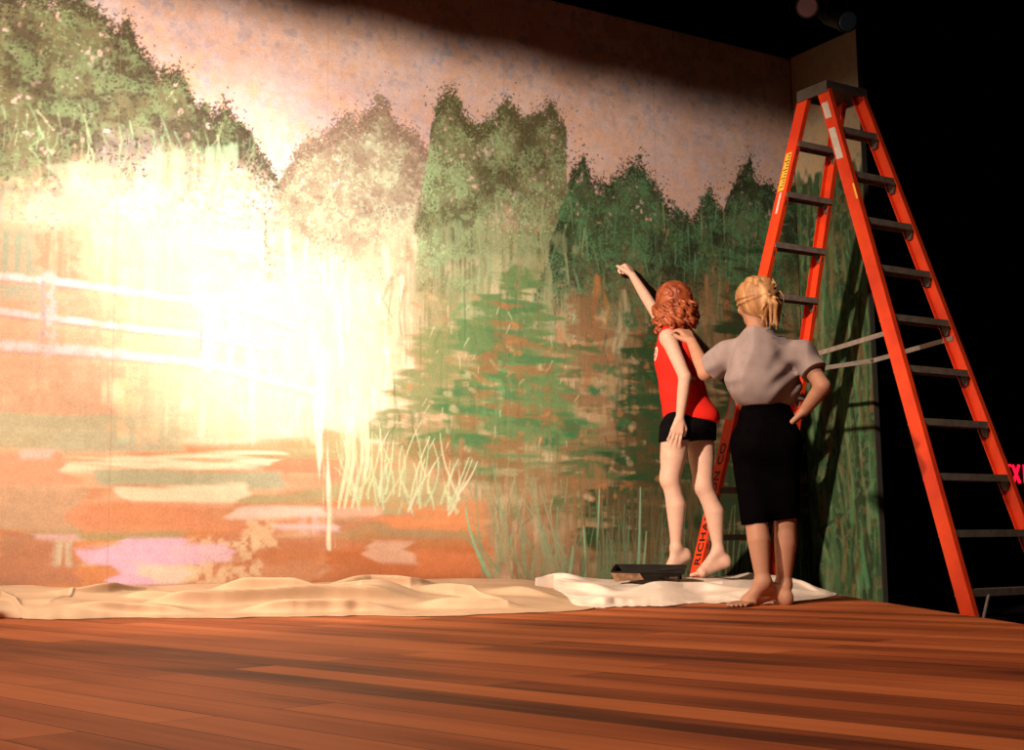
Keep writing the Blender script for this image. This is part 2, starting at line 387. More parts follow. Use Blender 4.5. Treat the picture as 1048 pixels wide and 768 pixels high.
# peach block left, rough
for i in range(90):
    x, y = rng.uniform(-60, 250), rng.uniform(185, 440)
    K.dab(*Wp(x, y), rng.uniform(.06, .2), rng.uniform(.03, .12), 0, [(.62, .33, .20), (.66, .46, .28), (.58, .38, .25), (.70, .55, .34)][rng.integers(4)], .5, K.gr)
K.dab(*Wp(8, 262), .14, .2, 0, (.30, .36, .24), .75, K.gr); K.dab(*Wp(26, 300), .10, .06, 0, (.32, .44, .32), .6, K.gr); K.dab(*Wp(72, 250), .12, .16, 0, (.5, .27, .16), .6, K.gr)
for i in range(80):
    x, y = rng.uniform(200, 430), rng.uniform(225, 430); L_ = rng.uniform(20, 80)
    K.stroke(W_all([(x, y), (x + rng.normal() * 5, y + L_)]), rng.uniform(.01, .04), rng.uniform(.01, .03), [(.72, .64, .50), (.68, .55, .42), (.60, .58, .44), (.76, .70, .58)][rng.integers(4)], .55, K.gv)
# --- conifer-like reflections on the right: sideways green dashes over brown
def bank(cx, top, bot, half, n, cols, al=.7):
    for i in range(n):
        q = rng.random() ** .8; y = top + (bot - top) * q; x = cx + (rng.random() * 2 - 1) * half * (.18 + .82 * q)
        K.dab(*Wp(x, y), rng.uniform(.07, .17), rng.uniform(.022, .055), rng.normal() * .10, cols[rng.integers(len(cols))], al * rng.uniform(.5, 1), K.gh if rng.random() < .6 else None, .15)
patch(415, 590, 235, 345, (.22, .26, .14), .6, 423, 34, K.gv, (16, 30)); patch(400, 470, 270, 350, (.40, .30, .20), .5, 424, 30, K.gv, (16, 26))
def mass(ax_, ay, bx0, bx1, by, c, al, seed, lo=.30, hi=.58, st=(75, 20)):
    q = np.clip((SY - ay) / (by - ay), 0, 1); w = (N_(60, 16, seed + 1, 3) - .5) * 46
    l = ax_ + (bx0 - ax_) * q ** .8; r = ax_ + (bx1 - ax_) * q ** .8
    m = ss(-6, 10, SX + w - l) * ss(-6, 10, r - SX + w) * ss(-3, 8, SY - ay) * ss(-30, 25, by - SY + w)
    K.mix(m * min(1, al * 1.05) * ss(lo - .12, hi + .01, .75 * N_(st[0], st[1], seed, 4) + .25 * K.gv), c)
mass(455, 300, 385, 520, 470, (.26, .20, .10), .8, 401); mass(450, 330, 380, 515, 460, (.155, .185, .075), .8, 402, .25, .5)
mass(528, 258, 425, 610, 470, (.105, .165, .065), .95, 403, .18, .42); mass(528, 285, 440, 600, 470, (.055, .135, .05), .75, 404, .5, .68); mass(520, 300, 440, 600, 490, (.23, .115, .05), .75, 405, .56, .72)
mass(600, 300, 560, 660, 520, (.19, .105, .05), .8, 406); mass(600, 340, 570, 650, 520, (.06, .105, .04), .8, 407, .45, .62)
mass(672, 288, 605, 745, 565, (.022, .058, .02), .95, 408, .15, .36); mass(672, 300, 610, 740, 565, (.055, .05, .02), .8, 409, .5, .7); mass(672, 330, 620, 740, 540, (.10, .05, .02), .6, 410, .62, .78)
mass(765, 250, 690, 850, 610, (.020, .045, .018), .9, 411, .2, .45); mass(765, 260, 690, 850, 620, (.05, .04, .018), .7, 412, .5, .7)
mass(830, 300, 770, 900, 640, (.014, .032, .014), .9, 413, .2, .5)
patch(405, 470, 450, 515, (.34, .17, .085), .5, 420, 20, K.gv, (14, 30)); patch(520, 620, 480, 600, (.24, .125, .055), .7, 421, 30, K.gv, (14, 30)); patch(610, 700, 500, 600, (.13, .085, .04), .7, 422, 30, K.gv, (12, 30))
for x, y in [(620, 380), (636, 430), (560, 455), (650, 400), (612, 397), (500, 425), (700, 440), (588, 438), (515, 390), (640, 330), (665, 350), (690, 330), (470, 320)]:
    for q in range(4): K.dab(*Wp(x + rng.normal() * 8, y + rng.normal() * 5), .075, .035, rng.normal() * .1, (.03, .115, .045) if x > 540 else (.10, .22, .09), .7, K.gr)
for i in range(130):                                     # russet and ochre dashes
    x, y = rng.uniform(410, 700), rng.uniform(290, 520)
    K.dab(*Wp(x, y), rng.uniform(.02, .07), rng.uniform(.01, .035), rng.normal() * .3, [(.40, .17, .07), (.34, .13, .05), (.42, .29, .16), (.46, .36, .22)][rng.integers(4)], .5, K.gr)
for i in range(26):
    x, y = rng.uniform(430, 620), rng.uniform(300, 480); K.stroke(W_all([(x, y), (x + rng.uniform(-5, 5), y + rng.uniform(2, 12))]), .008, .004, (.50, .46, .30), .4)

# grey-green blocks; deeper peach painted in for weaker light at the left end
patch(-90, 118, 225, 440, (.43, .27, .19), .6, 601, 30, None, (12, 26)); patch(-90, 100, 240, 330, (.33, .19, .13), .5, 602, 30, K.gr, (12, 26)); patch(-20, 38, 235, 285, (.22, .27, .20), .8, 603, 16, K.gv, (10, 30))
patch(-60, 35, 290, 312, (.26, .31, .24), .7, 604, 12, K.gr); patch(40, 80, 235, 300, (.34, .16, .10), .6, 605, 14, K.gv); patch(100, 215, 320, 372, (.54, .38, .25), .6, 606, 20, K.gr); patch(118, 230, 230, 300, (.58, .44, .31), .6, 607, 20, K.gv)
for i in range(260):
    x = rng.uniform(400, 840); y = rng.uniform(260, 540); L_ = rng.uniform(20, 70); dk = x > 610
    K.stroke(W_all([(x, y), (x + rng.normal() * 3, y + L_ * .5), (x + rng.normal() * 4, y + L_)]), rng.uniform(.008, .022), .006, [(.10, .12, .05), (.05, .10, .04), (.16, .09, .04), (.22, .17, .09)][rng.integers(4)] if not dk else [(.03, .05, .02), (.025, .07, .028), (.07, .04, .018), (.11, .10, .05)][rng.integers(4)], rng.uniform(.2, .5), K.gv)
for cx_, cy_, c in [(366, 122, 0), (388, 106, 0), (340, 136, 0), (425, 142, 0), (448, 108, 1), (459, 98, 1), (476, 124, 1), (518, 108, 1), (552, 118, 1), (564, 116, 1), (579, 140, 1), (578, 170, 1), (597, 166, 2), (640, 174, 2), (655, 170, 2), (672, 198, 2), (768, 166, 2), (757, 182, 2), (726, 200, 2), (62, 0, 1), (118, 32, 1), (131, 26, 1), (186, 78, 1), (230, 112, 1)]:
    dkc = [(.20, .14, .11), (.075, .062, .036), (.03, .034, .02)][c]
    for q in range(26):
        K.dab(*Wp(cx_ + rng.normal() * 8, cy_ + rng.normal() * 9 - 3), rng.uniform(.006, .013), rng.uniform(.004, .008), rng.random() * 3, dkc, .8)
# --- water
wat = ss(0, 14, SY - (445 - 10 * (SX > 330) + 14 * (N_(14, 10, 40) - .5) + ss(330, 520, SX) * 75)) * ss(512, 488, SX - 10 * (N_(40, 20, 41) - .5))
K.mix(wat * .9, (.46, .19, .10))
K.mix(wat * .8 * ss(.45, .7, N_(34, 7, 42, 3)), (.52, .22, .095))
K.mix(wat * .7 * ss(.5, .75, N_(30, 8, 43, 3)), (.62, .42, .27))
K.mix(wat * .7 * ss(.6, .8, N_(26, 6, 44, 3)), (.30, .30, .16))
K.mix(wat * ss(520, 560, SY) * ss(330, 390, SX) * .7, (.43, .12, .035))
def band(pts, w, c, al): K.stroke(W_all(pts), w, w * .8, c, al, K.gh, .3)
GRN, CRM, PCH, BRN = (.36, .36, .24), (.76, .64, .48), (.66, .38, .26), (.36, .15, .09)
patch(-90, 190, 424, 462, GRN, .8, 501, 12); patch(60, 150, 440, 462, (.40, .38, .28), .6, 502, 14)
patch(-80, 75, 458, 500, (.62, .28, .18), .75, 503, 14); patch(8, 60, 458, 474, (.70, .48, .46), .7, 504, 12)
patch(70, 290, 462, 482, CRM, .8, 505, 16, K.gh); patch(95, 290, 481, 500, (.33, .36, .25), .85, 506, 9); patch(120, 250, 494, 518, CRM, .8, 507, 18)
patch(-70, 95, 500, 540, (.46, .33, .22), .75, 508, 18); patch(80, 330, 512, 548, (.56, .25, .14), .75, 509, 14)
patch(5, 85, 545, 600, (.38, .18, .11), .8, 510, 14); patch(240, 330, 555, 605, (.44, .18, .09), .7, 511, 12); patch(200, 270, 548, 600, (.60, .46, .30), .7, 512, 18, K.gr, (20, 24))
patch(20, 100, 541, 556, (.64, .46, .48), .8, 513, 16); patch(78, 200, 562, 582, (.60, .40, .55), .95, 514, 16); patch(112, 190, 548, 600, (.60, .40, .55), .95, 515, 18); patch(185, 230, 556, 572, (.62, .42, .53), .8, 516, 18)
patch(50, 76, 553, 582, (.52, .48, .36), .75, 517, 8, K.gv); patch(150, 205, 575, 602, (.64, .54, .38), .7, 518, 14)
patch(240, 330, 519, 530, (.70, .54, .48), .85, 519, 12); patch(278, 345, 536, 545, (.70, .52, .54), .85, 520, 10); patch(305, 335, 518, 548, (.70, .50, .50), .6, 521, 8, K.gv); patch(248, 290, 530, 560, (.68, .54, .36), .6, 522, 10, K.gr)
patch(332, 500, 562, 606, (.44, .145, .06), .8, 523, 14); patch(400, 492, 530, 545, (.58, .22, .095), .85, 524, 12); patch(420, 498, 565, 590, (.54, .19, .08), .7, 525, 14)
patch(340, 405, 533, 540, (.26, .19, .10), .8, 526, 8); patch(378, 485, 542, 552, (.32, .22, .12), .8, 527, 9); patch(378, 430, 552, 580, (.62, .40, .30), .75, 528, 14); patch(335, 380, 520, 534, (.62, .36, .28), .7, 529, 14)
for i in range(34): K.dab(*Wp(rng.uniform(100, 330), rng.uniform(372, 450)), rng.uniform(.03, .10), rng.uniform(.03, .10), 0, [(.72, .46, .28), (.78, .66, .46), (.40, .52, .36), (.70, .42, .26)][rng.integers(4)], .5, K.gv)
# --- plain footbridge rail
RAIL, RSH = (.55, .44, .46), (.28, .18, .19)
def railing(pts, w, al=.9):
    K.stroke(W_all([(x, y + 3.2) for x, y in pts]), w * .8, w * .7, RSH, .65 * al, K.gr); K.stroke(W_all(pts), w, w * .9, RAIL, al, K.gr, .3); K.stroke(W_all(pts), w * .7, w * .6, RAIL, al * .8, None, .3)
railing([(-120, 270), (-40, 278), (0, 283), (70, 290), (140, 300), (205, 309), (262, 320), (300, 335)], .030)
railing([(-120, 310), (0, 319), (70, 328), (140, 337), (215, 345), (270, 357)], .028)
railing([(-120, 350), (0, 354), (60, 358), (130, 364), (215, 373), (270, 388), (325, 402)], .040)
K.stroke(W_all([(49, 286), (48, 358)]), .055, .055, (.46, .37, .38), .85, K.gr); K.stroke(W_all([(44, 290), (43, 356)]), .018, .018, RSH, .6, K.gr)
K.stroke(W_all([(212, 312), (211, 374)]), .05, .05, (.62, .52, .50), .9, None, .3); K.stroke(W_all([(206, 318), (205, 372)]), .012, .012, RSH, .7, K.gr)
for q in range(3): K.stroke(W_all([(324 + q, 400), (328, 450), (335, 520), (338, 560)]), .05, .03, (.78, .68, .52), .7, K.gv)
for x in (345, 352, 358, 366, 372): K.stroke(W_all([(x, 400), (x + 4, 470), (x - 6, 520)]), .03, .012, (.36, .46, .28) if x % 2 else (.75, .70, .5), .55, K.gv)
# --- reeds
def blade(x0, y0, x1, y1, bend, w, c, al):
    pts = [((1 - q) ** 2 * x0 + 2 * q * (1 - q) * ((x0 + x1) / 2 + bend) + q * q * x1, (1 - q) ** 2 * y0 + 2 * q * (1 - q) * (y0 + y1) / 2 + q * q * y1) for q in np.linspace(0, 1, 9)]
    K.stroke(W_all(pts), w, w * .35, c, al, K.gv if rng.random() < .5 else None, .3)
PALE = [(.44, .47, .28), (.38, .50, .32), (.54, .52, .36)]
for i in range(46):
    x = rng.uniform(358, 478); y = rng.uniform(500, 530) - (x - 358) * .02; blade(x, y, x + rng.uniform(-26, 24), y - rng.uniform(28, 78), rng.uniform(-14, 14), .013, PALE[rng.integers(3)], rng.uniform(.55, .95))
for i in range(60):
    x = rng.uniform(490, 580); y = rng.uniform(570, 605); blade(x, y, x + rng.uniform(-34, 26), y - rng.uniform(30, 110), rng.uniform(-12, 12), .016, [(.17, .27, .15), (.26, .28, .16), (.32, .25, .14)][rng.integers(3)], rng.uniform(.4, .85))
for i in range(130):
    x = rng.uniform(575, 830); y = rng.uniform(590, 618); blade(x, y, x + rng.uniform(-14, 14), y - rng.uniform(30, 95), rng.uniform(-6, 6), .013, [(.10, .23, .13), (.14, .22, .12), (.18, .17, .09)][rng.integers(3)], rng.uniform(.35, .8))
for x, y0, y1, b in [(607, 592, 502, 2), (603, 600, 540, -2), (652, 600, 500, 1), (655, 600, 545, 2), (598, 596, 515, 4), (644, 598, 560, 0), (673, 598, 515, 3), (580, 600, 560, 2), (500, 590, 520, -8)]:
    blade(x, y0, x + b * 3, y1, b, .020, (.22, .40, .24), .95)
# dirt, canvas weave, sheet joints
K.a *= (1 + .10 * (K.gr - .5) + .06 * (K.gh - .5))[..., None]
for t in (-3.715, -2.5, -1.28, -.06): K.stroke([(t, Z0), (t, Z1)], .004, .004, (.25, .16, .12), .35)
K.a = np.clip(K.a, .004, .86)

def grid_faces(h, w):
    i = np.arange(h * w).reshape(h, w); return np.stack([i[:-1, :-1], i[:-1, 1:], i[1:, 1:], i[1:, :-1]], -1).reshape(-1, 4)
root = empty('painted_backdrop', wallpt(-2, -.25)); tag(root, 'tall painted scenery wall showing green trees, a pond and a pale footbridge rail', 'backdrop')
PW[..., 2] = zz
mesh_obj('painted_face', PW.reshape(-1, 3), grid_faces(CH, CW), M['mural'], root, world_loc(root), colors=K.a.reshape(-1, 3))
mb = MB(); c0 = wallpt(T0, Z0, -.004); c1 = wallpt(T1 + .03, Z0, -.004); back = NW * .05
mb.prism([c0, c1, c1 + back, c0 + back], [p + np.array([0, 0, Z1 - Z0]) for p in (c0, c1, c1 + back, c0 + back)])
mb.build('plywood_backing', M['flat_edge'], root)

# return flat, turned towards the audience side
RW = .655; rc = wallpt(T_CORNER, 0); rd = -NW
rw, rh = int(RW * RES), int((3.90 - Z0) * RES)
R_ = Canvas(rw, rh, 0, Z0, RES, 55); ra, rz_ = np.meshgrid((np.arange(rw) + .5) / RES, Z0 + (np.arange(rh) + .5) / RES)
f1 = fbm(rh, rw, 60, 10, 60); f2 = fbm(rh, rw, 14, 8, 61); f3 = fbm(rh, rw, 120, 24, 62)
R_.a[:] = (.05, .085, .04)
R_.mix(.8 * ss(.4, .7, f2), (.028, .045, .022)); R_.mix(.7 * ss(.5, .8, R_.gv), (.09, .16, .075)); R_.mix(.6 * ss(.6, .85, f1), (.17, .10, .05)); R_.mix(.5 * ss(.7, .9, f3), (.18, .2, .12))
for i in range(150):
    a = rng.uniform(0, RW); z = rng.uniform(-.2, 2.4); l = rng.uniform(.2, .7); R_.stroke([(a, z), (a + rng.normal() * .04, z + l * .5), (a + rng.normal() * .06, z + l)], .028, .012, [(.11, .24, .12), (.16, .20, .10), (.22, .13, .06), (.02, .04, .02), (.20, .25, .14)][rng.integers(5)], rng.uniform(.35, .8), R_.gv)
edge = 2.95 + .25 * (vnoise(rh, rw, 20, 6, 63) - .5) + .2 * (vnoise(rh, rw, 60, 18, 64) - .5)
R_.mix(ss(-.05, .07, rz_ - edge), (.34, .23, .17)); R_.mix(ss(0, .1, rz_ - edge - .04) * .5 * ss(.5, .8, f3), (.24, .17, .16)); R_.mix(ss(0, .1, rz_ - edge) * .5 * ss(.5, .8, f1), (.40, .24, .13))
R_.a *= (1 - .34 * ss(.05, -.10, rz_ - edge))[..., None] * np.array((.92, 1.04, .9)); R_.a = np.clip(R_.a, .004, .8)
root = empty('painted_return_flat', rc + rd * RW * .5 + [0, 0, Z0]); tag(root, 'narrow dim green painted flat standing at right angles beside the big painted wall', 'scenery flat')
PR = rc[None, None] + rd[None, None] * ra[..., None]; PR = PR.copy(); PR[..., 2] = rz_
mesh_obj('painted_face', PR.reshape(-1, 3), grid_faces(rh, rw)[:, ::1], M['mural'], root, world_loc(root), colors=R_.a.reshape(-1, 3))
mb = MB(); a0 = rc + U * .004; a1 = rc + rd * RW + U * .004; mb.prism([q + np.array([0, 0, Z0]) for q in (a0, a1, a1 + U * .045, a0 + U * .045)], [q + np.array([0, 0, 3.90]) for q in (a0, a1, a1 + U * .045, a0 + U * .045)])
mb.build('plywood_backing', M['flat_edge'], root)

# ------------------------------------------------------------------ double-sided step ladder
LC = np.array([2.026, 7.972]); LA = 1.01; LG, LM, LW0, LW1 = .0715, .3276, .1664, .0620
ZB, ZF = 2.793, -.25
lu = np.array([math.sin(LA), math.cos(LA), 0]); ln = np.array([math.cos(LA), -math.sin(LA), 0])
ZT = ZB + .30
def LP(s, t, z, ds=0, dt=0):
    D = ZT - z; return np.array([LC[0], LC[1], z]) + ln * (s * (LG + LM * D) + ds * s) + lu * (t * (LW0 + LW1 * D) + dt * t)
lad = empty('step_ladder', (LC[0], LC[1], ZF)); tag(lad, 'tall bright orange double-sided step ladder standing open at the end of the mural', 'ladder')
rails = {}
HWB, FL, TH = .045, .034, .005
for s in (1, -1):
    for t in (-1, 1):
        mb = MB()
        def prof(z):                           # C channel, open towards the inside
            q = [(-HWB, 0), (HWB, 0), (HWB, -FL), (HWB - TH, -FL), (HWB - TH, -TH), (-HWB + TH, -TH), (-HWB + TH, -FL), (-HWB, -FL)]
            return [LP(s, t, z, a, b) for a, b in q]
        mb.prism(prof(ZF + .03), prof(ZT - .02))
        rails[s, t] = mb.build('rail', M['orange'], lad)
        mb = MB(); c = LP(s, t, ZF + .035, 0, -FL / 2)
        mb.box(c - [0, 0, .016], ln * .055, lu * .024, np.array([0, 0, .018])); mb.build('foot_pad', M['rubber'], rails[s, t], bevel=.004)
        mb = MB(); a, b = LP(s, t, ZF + .05, HWB + .003, -.015), LP(s, t, ZF + .17, HWB + .003, -.015)
        mb.box((a + b) / 2, lu * .013, ln * .002, (b - a) / 2); mb.build('foot_bracket', M['alu'], rails[s, t])
for s in (1, -1):
    for k in range(10):
        z = ZB - .3048 * k
        a, b = LP(s, -1, z, 0, -.006), LP(s, 1, z, 0, -.006)
        ex = (b - a) / 2; mid = (a + b) / 2
        mb = MB(); mb.box(mid - [0, 0, .006], ex, ln * .043, np.array([0, 0, .006]))
        for q in (-1, 1): mb.box(mid + ln * q * .041 - [0, 0, .018], ex, ln * .003, np.array([0, 0, .018]))
        for q in np.linspace(-.030, .030, 5): mb.box(mid + ln * q + [0, 0, .001], ex, ln * .003, np.array([0, 0, .0015]))
        st = mb.build('step', M['alu'], lad)
        for t, e in ((-1, a), (1, b)):
            d = -t * lu
            mb = MB(); o = e + d * .002
            p0 = [o + ln * .040 - [0, 0, .012], o - ln * .040 - [0, 0, .012], o - ln * .018 - [0, 0, .085], o + ln * .018 - [0, 0, .085]]
            mb.prism(p0, [q + d * .012 for q in p0]); mb.build('gusset_plate', M['dark_alu'], st)
        if k == 9:
            for t, e in ((-1, a), (1, b)):
                d = -t * lu; r0 = e + d * .16 + ln * s * .04 - [0, 0, .03]; r1 = LP(s, t, z - .20, .04, -.02)
                mb = MB(); mb.tube(r0, r1, .008, n=8); mb.build('knee_brace', M['alu'], st)
# top cap
mb = MB(); ct = np.array([LC[0], LC[1], ZT])
hw = LW0 + .012; hd = LG + HWB + .012
mb.box(ct + [0, 0, .0], lu * hw, ln * hd, np.array([0, 0, .014]))
mb.box(ct - lu * (hw - .004) - [0, 0, .03], lu * .005, ln * hd, np.array([0, 0, .03])); mb.box(ct + lu * (hw - .004) - [0, 0, .03], lu * .005, ln * hd, np.array([0, 0, .03]))
for q in (-1, 1): mb.box(ct + ln * q * (hd - .004) - [0, 0, .022], lu * hw, ln * .004, np.array([0, 0, .022]))
mb.build('top_cap', M['dark_alu'], lad, bevel=.004)
# spreaders
zs = 1.47
for t in (-1, 1):
    a, b = LP(1, t, zs, 0, .008 * 0 - .012), LP(-1, t, zs - .05, 0, -.012); m_ = (a + b) / 2 - [0, 0, .03]
    mb = MB()
    for p, q in ((a, m_), (m_, b)):
        d = q - p; up = np.array([0, 0, .014]); mb.box((p + q) / 2 + lu * t * .003 * (1 if p is a else -1), d / 2 * 1.02, lu * .002, up)
    sp_ = mb.build('spreader_bar', M['alu'], lad)
    mb = MB(); mb.tube(m_ - lu * .012, m_ + lu * .012, .011); mb.build('hinge_pin', M['dark_alu'], sp_)
# stickers on the outside of the near rails
def web(s, z, q, lift=.0015): return LP(s, -1, z, q, lift)
def sticker(s, z0, z1, q0, q1, m, name, label):
    mb = MB(); f = [web(s, z0, q0, .0006), web(s, z0, q1, .0006), web(s, z1, q1, .0006), web(s, z1, q0, .0006)]
    mb.prism(f, [p - lu * .0012 for p in f]); o = mb.build(name, m, rails[s, -1]); o['label'] = label; return o
ys = sticker(-1, 2.50, 2.73, -.016, .036, M['yellow'], 'warning_sticker', 'yellow warning sticker')
mb = MB()
for i, z in enumerate(np.linspace(2.52, 2.71, 12)):
    f = [web(-1, z, -.010, .0022), web(-1, z, .008 if i % 3 else .028, .0022), web(-1, z + .006, .008 if i % 3 else .028, .0022), web(-1, z + .006, -.010, .0022)]
    mb.prism(f, [p - lu * .0005 for p in f])
mb.build('print_lines', M['ink'], ys)
sticker(-1, 2.36, 2.49, -.006, .012, M['white_sticker'], 'paper_sticker', 'narrow white paper sticker')
sticker(1, 2.86, 2.97, -.034, .016, M['white_sticker'], 'paper_sticker', 'small white paper sticker near the ladder top')
sticker(1, 2.58, 2.79, -.034, .018, M['white_sticker'], 'paper_sticker', 'longer white paper sticker')
sticker(1, 2.30, 2.40, .030, .044, M['yellow'], 'paper_sticker', 'thin yellow sticker on the rail edge')
sticker(-1, 1.09, 1.22, -.028, .030, M['grey_sticker'], 'paper_sticker', 'grey scuffed sticker')
# stencilled lettering running up the rail
def text_mesh(txt, size):
    cu = bpy.data.curves.new('lettering', 'FONT'); cu.body = txt; cu.size = size; cu.extrude = .0006; cu.space_character = 1.12; cu.offset = .0016
    tmp = bpy.data.objects.new('lettering', cu); col.objects.link(tmp)
    dg = bpy.context.evaluated_depsgraph_get(); me = bpy.data.meshes.new_from_object(tmp.evaluated_get(dg))
    bpy.data.objects.remove(tmp); return me
me = text_mesh('RICHARDSON CO', .074)
v = np.array([x.co[:] for x in me.vertices]); v[:, 0] -= v[:, 0].min(); hgt = v[:, 1].max()
length = v[:, 0].max(); zlo, zhi = .165, .94
zz_ = zlo + v[:, 0] / length * (zhi - zlo)
vv = np.array([web(-1, z_, q, .002 + .0006 * e) for z_, q, e in zip(zz_, (v[:, 1] - hgt / 2), np.sign(v[:, 2]))])
lt = mesh_obj('lettering', vv, [tuple(p.vertices) for p in me.polygons], M['ink'], rails[-1, -1], world_loc(rails[-1, -1])); lt['label'] = 'black stencilled lettering RICHARDSON CO'

# ------------------------------------------------------------------ exit sign on the far drape
ec = at(1040.5, 485.3, 12.7); sc_ = 12.7 / F_PX
ex = empty('exit_sign', ec); tag(ex, 'glowing red exit sign in the dark at the right edge', 'sign')
mb = MB(); mb.box(ec + np.array([8.5 * sc_ * 1.0, .05, 0]), (.21, 0, 0), (0, .03, 0), (0, 0, .125)); mb.build('housing', M['exit_box'], ex, bevel=.01)
def seg(mb, a, b, w=.013):
    a = np.array([a[0], 0, a[1]]); b = np.array([b[0], 0, b[1]]); d = (b - a) / np.linalg.norm(b - a); n = np.array([-d[2], 0, d[0]])
    mb.box(ec + (a + b) / 2 + [0, .012, 0], (b - a) / 2 + d * .006, n * w, (0, .006, 0))
h_ = .083; pit = .082
for i, ch in enumerate('EXIT'):
    x = (i - 1) * pit; mb = MB(); w = .030
    if ch == 'E': seg(mb, (x - w, -h_), (x - w, h_)); [seg(mb, (x - w, z), (x + w, z)) for z in (-h_, 0, h_)]
    if ch == 'X': seg(mb, (x - w, -h_), (x + w, h_)); seg(mb, (x - w, h_), (x + w, -h_))
    if ch == 'I': seg(mb, (x, -h_), (x, h_))
    if ch == 'T': seg(mb, (x, -h_), (x, h_)); seg(mb, (x - w, h_), (x + w, h_))
    mb.build('letter', M['exit_red'], ex)

# ------------------------------------------------------------------ stage lanterns and pipe above
py_ = 7.6
pipe_z = at(840, -95, py_)[2]
mb = MB(); mb.tube((.2, py_, pipe_z), (5.0, py_, pipe_z), .025, n=14); pp = mb.build('lighting_pipe', M['can']); tag(pp, 'black lighting pipe hanging over the corner of the set above the ladder', 'pipe')
def lantern(px, py, aim, m_lens, label, lr):
    c = at(px, py, py_ + .1); aim = np.array(aim, float); aim /= np.linalg.norm(aim)
    t = empty('stage_lantern', c); tag(t, label, 'stage light')
    mb = MB(); mb.tube(c - aim * .26, c - aim * .04, lr * .95, lr * 1.05, n=28); mb.tube(c - aim * .34, c - aim * .26, lr * .6, lr * .9, n=28); mb.tube(c - aim * .04, c - aim * .005, lr * 1.15, lr * 1.15, n=28); mb.build('body', M['can'], t)
    mb = MB(); mb.tube(c - aim * .005, c + aim * .004, lr * .98, lr * .9, n=28); mb.build('lens', m_lens, t)
    mb = MB(); side = np.cross(aim, [0, 0, 1.]); side /= np.linalg.norm(side); m0 = c - aim * .15
    topz = np.array([m0[0], py_, pipe_z - .03])
    for q in (-1, 1): mb.tube(m0 + side * q * lr * 1.2, topz + side * q * lr * 1.2, .010, n=8)
    mb.tube(topz - side * lr * 1.2, topz + side * lr * 1.2, .010, n=8); mb.tube(topz, topz + [0, 0, .004], .018, n=8); mb.build('yoke', M['can'], t)
    return t
lantern(826, 7, (-.35, -.85, -.45), M['lens'], 'dark stage lantern with a dull pink lens above the wall corner', .062)
lens2 = mat('lantern_lens_dim', (.008, .011, .013), .5, var=.4, emit=(.02, .03, .035), estr=.12)  # slight glow put in for stray light on this lens
lantern(868, 22, (.25, -.85, -.5), lens2, 'very dim blue-grey stage lantern hanging right of the pink one', .06)

